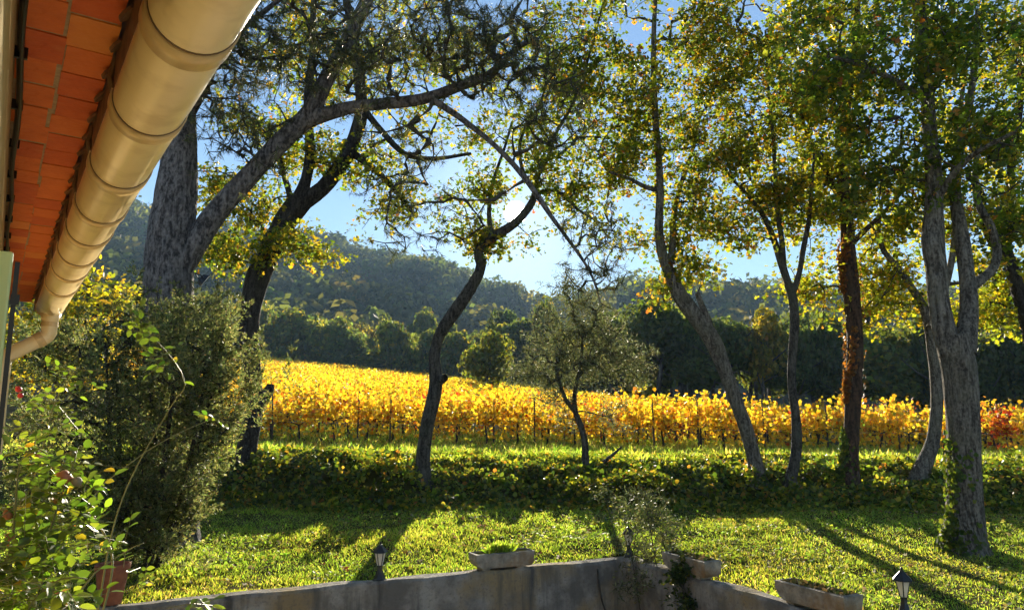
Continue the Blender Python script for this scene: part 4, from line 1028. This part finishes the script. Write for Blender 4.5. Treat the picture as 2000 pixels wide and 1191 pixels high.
n = 26000
x = rng.uniform(-8, 12, n); y = rng.uniform(6, 14.2, n); k_ = outside(x, y, .28) & (vnoise(x * 1.5, y * 1.5, 81) > .56)
x, y = x[k_], y[k_]; n = len(x)
pos = np.stack([x, y, Z(x, y) + .02 + .045 * rng.random(n)], -1)
V, Fq, k = leaves_np(pos, unit(rng.normal(size=(n, 3)) * np.array([1, 1, .3])), unit(rng.normal(size=(n, 3)) * .45 + np.array([0, 0, 1])), .025 + .035 * rng.random(n), LEAF_SIMPLE, 1.3)
c = palette(n, [(.08, .125, .02), (.11, .155, .026), (.15, .17, .035), (.20, .17, .07)], [4, 5, 3, 1.4])
tag(link('lawn_weeds', np_mesh('lawn_weeds', V, Fq, np.repeat(c, k, axis=0)), M['grass']), 'patches of low broad-leaved weeds in the lawn', 'weeds', kind='stuff')

# ------------------------------------------------------------------ ivy on the big oak's foot
def ivy_on(path, base_z, zmax, n, label, cols, w, size=.05, skew=1.0):
    zz = base_z + (zmax - base_z) * rng.random(n) ** skew
    c = np.stack([np.interp(zz, path[:, 2], path[:, 0]), np.interp(zz, path[:, 2], path[:, 1])], -1); r_ = np.interp(zz, path[:, 2], path[:, 3])
    a = np.where(rng.random(n) < .8, rng.normal(size=n) * .38 + math.pi * 1.12, rng.random(n) * 6.28)
    keepm = vnoise(a * 1.2, zz * 1.7, 51) > .32 + .3 * (zz - base_z) / (zmax - base_z)
    a, zz, c, r_ = a[keepm], zz[keepm], c[keepm], r_[keepm]; m = len(a)
    od = np.stack([np.cos(a), np.sin(a), a * 0], -1)
    pos = np.stack([c[:, 0], c[:, 1], zz], -1) + od * (r_ * 1.03 + .015 + .05 * rng.random(m))[:, None]
    nm = unit(od + rng.normal(size=(m, 3)) * .45); al = unit(np.cross(nm, rdir(m)) + np.array([0, 0, -.6]))
    V, Fq, k = leaves_np(pos, al, nm, size * (.6 + .8 * rng.random(m)), LEAF_VINE)
    me = np_mesh('climbing_ivy', V, Fq, np.repeat(palette(m, cols, w), k, axis=0))
    return tag(link('climbing_ivy', me, M['ivy']), label, 'ivy')
gz = big_path[1][2]
IVC = [(.04, .07, .016), (.07, .10, .02), (.12, .14, .03)]
ivy_on(big_path, gz, gz + 1.9, 800, 'ivy climbing the foot of the big forked oak', IVC, [4, 4, 2], .055, 1.6)
gz7 = brown_path[1][2]
ivy_on(brown_path, gz7 + 1.6, gz7 + 5.2, 3600, 'brown withered creeper on the upper straight oak trunk', [(.16, .065, .025), (.22, .10, .035), (.10, .06, .03)], [4, 3, 2], .05, 1.0)
ivy_on(brown_path, gz7, gz7 + 1.3, 900, 'green ivy at the foot of the creeper-clad oak', IVC, [4, 4, 2], .05, 1.4)

# ------------------------------------------------------------------ garden lanterns
def lantern(loc, label, h=.44, rz=0.0):
    root = empty('garden_lantern', loc, label, 'lantern', 'black garden lanterns'); root.rotation_euler = (0, 0, rz); k = h / .44
    S_ = lambda pr: [(a * k, b * k) for a, b in pr]
    MB().lathe(S_([(.082, 0), (.082, .012), (.070, .02), (.052, .06), (.036, .11), (.030, .15), (.034, .155), (.034, .165), (.028, .17)]), 6).build('base', M['black'], root)
    for q in range(6):   # frosted panes and the bars between them
        a0, a1 = q * math.pi / 3, (q + 1) * math.pi / 3
        r0, r1, z0, z1 = .034 * k, .066 * k, .172 * k, .312 * k
        p = lambda r_, a, z: (r_ * math.cos(a), r_ * math.sin(a), z)
        g = .06
        out = [p(r0, a0 + g, z0), p(r0, a1 - g, z0), p(r1, a1 - g, z1), p(r1, a0 + g, z1)]
        inn = [(x * .94, y * .94, z) for x, y, z in out]
        MB().add(out + inn, [(0, 1, 2, 3), (7, 6, 5, 4), (0, 4, 5, 1), (1, 5, 6, 2), (2, 6, 7, 3), (3, 7, 4, 0)]).build('pane', M['glass'], root)
        MB().tube([p(r0, a0, z0 - .004), p(r1, a0, z1 + .004)], .0052 * k, 5).build('bar', M['black'], root)
    MB().lathe(S_([(.07, .312), (.094, .318), (.094, .325), (.060, .362), (.026, .395), (.02, .40), (.02, .408), (.008, .412)]), 6).build('roof', M['black'], root)
    MB().lathe(S_([(.006, .41), (.013, .42), (.013, .428), (.004, .44)]), 8).build('finial', M['black'], root)
    return root
def on_wall(u, d=.12, left=True):
    """point on the wall's top, d behind its front face, seen in column u"""
    p0, dd, nn = (WC, dL, nL) if left else (WC, dR, nR)
    best = None
    for s in np.linspace(-7, 0.1, 1500) if left else np.linspace(-.1, 6, 1500):
        q = p0 + dd * s + nn * d
        f = q[1] * cp + WTOP * sp
        uu = CX + F * q[0] / f
        if best is None or abs(uu - u) < best[0]: best = (abs(uu - u), q)
    return (best[1][0], best[1][1], WTOP - .002)
lantern(on_wall(741, .11), 'black garden lantern on the wall, front of the tree shadow', .43, .2)
lantern(on_wall(1237, .08), 'black garden lantern on the wall corner, half hidden by the shrub', .42, .5)
q = P(1767, 1191, 7.6); lantern((q[0], q[1], float(Z(q[0], q[1])) - .01), 'black garden lantern standing in the grass beside the long trough', .46, .1)

# ------------------------------------------------------------------ stone troughs
def trough(loc, ang, L, h, wd, label, tilt=0.0):
    root = empty('stone_trough', loc, label, 'trough', 'concrete planting troughs'); root.rotation_euler = (0, tilt, ang)
    a = L / 2; b = wd / 2; t = .032; f = .03; cut = .075
    prof = [(-a, h), (-a, f + cut * 1.4), (-a + cut * .45, f + cut * .5), (-a + cut * 1.3, f), (a - cut * .5, f), (a - .006, f + cut * .5), (a, h)]
    n = len(prof); vs = []
    for y, k in ((-b, 1), (b, 1)):
        vs += [(x, y * (0.84 + .16 * z / h), z) for x, z in prof]
    vs += [(-a + t, -b + t, h), (a - t, -b + t, h), (a - t, b - t, h), (-a + t, b - t, h)]
    vs += [(-a + t, -b + t, h * .6), (a - t, -b + t, h * .6), (a - t, b - t, h * .6), (-a + t, b - t, h * .6)]
    fs = [tuple(range(n)), tuple(range(2 * n - 1, n - 1, -1))] + [(k + 1, k, n + k, n + k + 1) for k in range(n - 1)]
    A, B_, C_, D_ = 0, n - 1, 2 * n - 1, n; i0 = 2 * n
    fs += [(A, i0, i0 + 1, B_)[::-1], (B_, i0 + 1, i0 + 2, C_)[::-1], (C_, i0 + 2, i0 + 3, D_)[::-1], (D_, i0 + 3, i0, A)[::-1]]
    for k in range(4): fs.append((i0 + k, i0 + (k + 1) % 4, i0 + 4 + (k + 1) % 4, i0 + 4 + k)[::-1])
    MB().add(vs, fs).build('body', M['trough'], root, bevel=.008)
    MB().box((0, 0, h * .86), (a - t - .002, b - t - .002, .02)).build('soil', M['soil'], root)
    for x in (-a * .62, a * .55):
        MB().box((x, 0, f / 2 - .005), (.05, b * .7, f / 2 + .004)).build('foot', M['trough'], root)
    return root
angL = math.atan2(dL[1], dL[0]); angR = math.atan2(dR[1], dR[0])
t1 = trough(on_wall(980, .13), angL, .80, .205, .26, 'grey concrete trough with grass growing in it on the long wall')
t2 = trough(on_wall(1350, .13, False), angR, .80, .21, .26, 'stained concrete trough on the wall right of the shrub')
t3 = trough(on_wall(1598, .15, False), angR, .85, .21, .27, 'long rust-stained concrete trough beside the lantern in the grass')
n = 420
L_u = np.clip(rng.normal(size=n) * .09, -.16, .16) - .02; W_u = rng.uniform(-.07, .07, n)
pos = np.stack([L_u, W_u, np.full(n, .18)], -1); al = unit(rng.normal(size=(n, 3)) * .45 + np.array([0, 0, 1]))
V, Fq, k = leaves_np(pos, al, rdir(n), .08 + .10 * rng.random(n), LEAF_LANCE, .7)
o = link('grass_tuft', np_mesh('grass_tuft', V, Fq, np.repeat(palette(n, GRASS, [4, 6, 6, 3, 1]), k, axis=0)), M['grass'])
o.location = t1.location; o.rotation_euler = (0, 0, angL); tag(o, 'grass tuft sprouting from the trough on the long wall', 'grass tuft')

for o_, hh in ((t2, .21), (t3, .21)):
    n = 160
    pos = np.stack([rng.uniform(-.34, .34, n), rng.uniform(-.08, .08, n), np.full(n, hh * .93)], -1)
    V, Fq, k = leaves_np(pos, unit(rng.normal(size=(n, 3)) + np.array([0, 0, .4])), unit(rng.normal(size=(n, 3)) * .5 + np.array([0, 0, 1])), .03 + .04 * rng.random(n), LEAF_SIMPLE)
    c = palette(n, [(.08, .11, .02), (.26, .19, .08), (.12, .10, .04)], [3, 3, 2])
    tag(link('leaf_litter', np_mesh('leaf_litter', V, Fq, np.repeat(c, k, axis=0)), M['fallen'], o_), kind='stuff')

# ------------------------------------------------------------------ plant pot
pp = on_wall(214, .2)
pot = empty('plant_pot', pp, 'terracotta plant pot on the wall among rose leaves', 'pot')
MB().lathe([(.10, 0), (.105, .01), (.148, .30), (.150, .31)], 28).build('body', M['pot'], pot, smooth=False)
MB().lathe([(.152, .31), (.160, .312), (.166, .385), (.160, .39), (.148, .388), (.142, .35), (.0, .35)], 28).build('rim', M['pot'], pot)

# ------------------------------------------------------------------ shrub at the wall corner
def shrub(uvY, label, blobs, fn, mat, name='corner_shrub', stems=5):
    base = np.array(uvY); root = empty(name, base, label, 'shrub')
    cl = np.vstack([blob(*b) for b in blobs])
    st = [smooth_path([(*(base + rng.normal(size=3) * np.array([.05, .05, 0])), .010), (*(base * .5 + cl[rng.integers(0, len(cl))] * .5), .007), (*cl[rng.integers(0, len(cl))], .004)], .1) for _ in range(stems)]
    V, Q = grow(np.vstack(st), cl, base=.003, tip=.002, step=.1); Vs, Qs, off = [V], [Q], len(V)
    for s in st:
        V, Q = tube_np(s[:, :3], s[:, 3], 6); Vs.append(V); Qs.append(Q + off); off += len(V)
    link('stems', np_mesh('stems', np.vstack(Vs) - base, np.vstack(Qs), smooth=True), M['twig'], root)
    V, Fq, c = fn(cl); link('leaves', np_mesh('leaves', V - base, Fq, c), M[mat], root)
    return root
cw = on_wall(1255, -.12)
shrub((cw[0] + .05, cw[1] - .1, -2.76), 'grey-green narrow-leaved shrub growing up at the wall corner',
      [(1285, 1060, 10.0, 45, 40, .2, 40, 5, .09), (1215, 1050, 10.45, 50, 30, .2, 16, 5, .09), (1230, 1000, 10.45, 50, 30, .25, 22, 4, .09), (1300, 1030, 9.95, 36, 40, .25, 26, 4, .09), (1280, 970, 9.95, 40, 30, .2, 16, 4, .09), (1185, 1000, 10.45, 20, 40, .15, 10, 4, .07), (1250, 1135, 9.85, 60, 26, .12, 26, 5, .09), (1290, 1000, 9.95, 50, 50, .2, 14, 3, .08)],
      lance_fn(22, .065, .12, ((.06, .075, .035), (.10, .11, .055), (.17, .175, .11)), (4, 4, 2), 1.2), 'olive', stems=9)
cv = on_wall(1345, -.05, False)
shrub((cv[0], cv[1], -2.76), 'dark ivy clump hanging on the wall below the stained trough',
      [(1325, 1140, cv[1] + .1, 26, 40, .06, 40, 4, .05), (1345, 1180, cv[1], 20, 26, .06, 18, 4, .05)],
      lambda cl: leaf_cloud(cl, 12, .05, .07, [(.02, .035, .012), (.035, .05, .015), (.09, .10, .02)], [5, 4, 1], LEAF_SIMPLE), 'ivy', 'ivy_clump')
ws = [on_wall(1166 + d, -.02) for d in (0, 3, 8, 18, 34)]
pts = [(p[0] - nL[0] * .012, p[1] - nL[1] * .012, z) for p, z in zip(ws, (-1.9, -2.1, -2.3, -2.5, -2.75))]
tag(MB().tube(smooth_path(pts, .05), .011, 6).build('dead_stem', M['twig'], smooth=True), 'dead creeper stem hanging down the grey wall left of the shrub', 'stem')

# ------------------------------------------------------------------ floodlights on two trunks
def flood(p, rz, tilt, label, s=1.0):
    root = empty('floodlight', p, label, 'floodlight'); root.rotation_euler = (tilt, 0, rz); root.scale = (s, s, s)
    MB().hexa([(-.055, -.035, -.05), (.055, -.035, -.05), (.095, .035, -.075), (-.095, .035, -.075), (-.055, -.035, .05), (.055, -.035, .05), (.095, .035, .075), (-.095, .035, .075)]).build('housing', M['black'], root, bevel=.006)
    MB().box((0, .039, 0), (.082, .003, .062)).build('lens', M['glass'], root)
    MB().tube([(-.09, 0, 0), (-.105, -.06, 0), (-.0, -.12, 0), (.105, -.06, 0), (.09, 0, 0)], .008, 6).build('bracket', M['black'], root)
flood(P(396, 545, Yp - .25), R(-60), R(-35), 'black floodlight fixed to the tall pine trunk', 1.15)
flood(P(1694, 626, Y7 - .1), R(-100), R(-10), 'black floodlight fixed to the creeper-clad oak', .85)

# ------------------------------------------------------------------ climbing rose by the window
def rose():
    base = np.array(H(2.6, .25, -2.76)); root = empty('rose_bush', base, 'climbing rose with bright green leaves beside the shutter', 'rose bush')
    def pt(u, v, t): return P(u, v, t)
    canes = [[(60, 1330, 2.5), (70, 1150, 2.5), (100, 1030, 2.5), (130, 940, 2.5), (150, 880, 2.5), (100, 900, 2.5)],
             [(40, 1330, 2.4), (20, 1150, 2.4), (30, 1000, 2.4), (40, 900, 2.4), (75, 880, 2.4)],
             [(150, 1330, 2.7), (140, 1180, 2.7), (120, 1060, 2.7), (170, 1000, 2.7), (215, 1060, 2.7)],
             [(160, 1330, 3.1), (220, 1100, 3.3), (180, 980, 3.5), (260, 900, 3.7), (340, 850, 3.8), (420, 815, 3.9)],
             [(80, 1330, 3.0), (60, 1000, 3.2), (90, 850, 3.2), (110, 780, 3.2), (150, 720, 3.2)],
             [(170, 1330, 3.4), (230, 1000, 3.6), (330, 800, 3.7), (362, 752, 3.6), (336, 700, 3.55), (290, 650, 3.5)],
             [(10, 1330, 2.1), (60, 1180, 2.2), (120, 1130, 2.2), (170, 1130, 2.2)],
             [(100, 1330, 2.9), (160, 1150, 2.9), (240, 1080, 3.0), (280, 1060, 3.0)]]
    mb = MB(); cp_ = []
    for c in canes:
        sp_ = smooth_path([(*pt(*q), .0055) for q in c], .05); sp_[:, 3] = np.linspace(.0055, .002, len(sp_)); mb.tube(sp_[:, :3], sp_[:, 3], 6); cp_.append(sp_[:, :3])
    mb.v = [(a - base[0], b - base[1], c - base[2]) for a, b, c in mb.v]
    mb.build('canes', M['cane'], root, smooth=True)
    # leaf sprays: (u, v, Y, spread px u, v, leaf count, leaflet size)
    sprays = [(90, 920, 2.5, 55, 50, 22, .042), (60, 1000, 2.45, 50, 40, 20, .04), (120, 1000, 2.6, 40, 40, 14, .04), (70, 1080, 2.4, 70, 40, 40, .036), (105, 1085, 2.6, 50, 36, 26, .034), (45, 1160, 2.3, 50, 40, 30, .038), (130, 1170, 2.3, 40, 26, 18, .044), (170, 1060, 3.0, 36, 20, 10, .034), (262, 1130, 3.2, 20, 26, 8, .03),
              (85, 800, 3.2, 45, 30, 10, .036), (150, 735, 3.3, 34, 24, 8, .036), (80, 850, 3.1, 40, 20, 8, .04), (280, 650, 3.5, 30, 34, 9, .046), (310, 700, 3.5, 26, 30, 6, .046), (140, 940, 2.6, 30, 26, 12, .04), (180, 1020, 2.7, 40, 24, 14, .034), (420, 815, 3.9, 14, 12, 3, .04), (230, 570, 4.2, 20, 14, 2, .04), (15, 1100, 2.2, 20, 60, 14, .04), (370, 1180, 3.2, 24, 8, 4, .045)]
    P_, A_, N_, Sz = [], [], [], []
    st = MB()
    for (u, v, Yq, su, sv, cnt, sz) in sprays:
        for k in range(cnt):
            uu, vv = u + rng.normal() * su * .6, v + rng.normal() * sv * .6
            if 172 < uu < 262 and vv > 1098: continue      # the pot stands free of leaves here
            c = P(uu, vv, Yq + rng.normal() * .12)
            ax = unit(rng.normal(size=3) * np.array([1, .6, .5]) + np.array([0, 0, .1])); side = unit(np.cross(ax, np.array([0, 0, 1]) + rng.normal(size=3) * .4)); nn = unit(np.cross(side, ax))
            if nn[2] < 0: nn = -nn
            L = sz * 2.2
            st.tube([c - ax * L * .8, c, c + ax * L], .0012, 4, cap=False)
            for (t, sd) in ((.15, -1), (.15, 1), (.6, -1), (.6, 1), (1.0, 0)):
                if rng.random() < .12: continue
                P_.append(c + ax * L * t); A_.append(ax * (.35 if sd else 1) + side * sd + rng.normal(size=3) * .2); N_.append(nn + rng.normal(size=3) * .35); Sz.append(sz * (.75 + .5 * rng.random()))
    V, Fq, k = leaves_np(np.array(P_), np.array(A_), unit(np.array(N_)), np.array(Sz), LEAF_ROSE, .86)
    m = len(P_)
    c = palette(m, [(.045, .08, .016), (.07, .115, .02), (.11, .15, .025), (.035, .06, .016), (.24, .17, .03), (.20, .10, .03)], [30, 32, 18, 22, 2.5, .8], .2)
    link('leaves', np_mesh('leaves', V - base, Fq, np.repeat(c, k, axis=0), smooth=True), M['rose'], root)
    st.v = [(a - base[0], b - base[1], c_ - base[2]) for a, b, c_ in st.v]
    tag(st.build('leaf_stalks', M['cane'], root), kind='stuff')
    # withered blooms and hips
    for (u, v, Yq, s, mt) in ((125, 932, 2.5, .026, 'hip'), (150, 940, 2.5, .018, 'dry'), (15, 1005, 2.4, .016, 'hip'), (20, 1048, 2.4, .014, 'hip'), (108, 1145, 2.4, .02, 'hip'), (36, 760, 3.0, .014, 'petal'), (40, 772, 3.0, .012, 'petal'), (142, 885, 2.5, .010, 'cane')):
        c = P(u, v, Yq) - base; mb = MB()
        prof = [(.001, -s), (s * .6, -s * .7), (s * .95, -s * .1), (s * .8, s * .5), (s * .35, s * .85), (.001, s * .9)]
        mb.lathe(prof, 9); mb.v = [(x * (1 + .25 * math.sin(5 * z / s + x * 90)), y_, z) for x, y_, z in mb.v]
        o = mb.build('bloom', M[mt], root, smooth=True); o.location = tuple(c); o.rotation_euler = (rng.random() * 2, rng.random() * 2, 0)
rose()

# ------------------------------------------------------------------ air
hz = MB(); hz.box((0, 700, 110), (1500, 1000, 170))
hb = hz.build('haze', None); tag(hb, 'thin bright afternoon haze', 'haze', kind='stuff')
m, t, out = new_mat('haze_air')
pv = N(t, 'ShaderNodeVolumePrincipled'); pv.inputs['Color'].default_value = (.50, .74, 1.0, 1); pv.inputs['Density'].default_value = .00038; pv.inputs['Anisotropy'].default_value = .0
t.links.new(pv.outputs[0], out.inputs['Volume']); hb.data.materials.append(m)
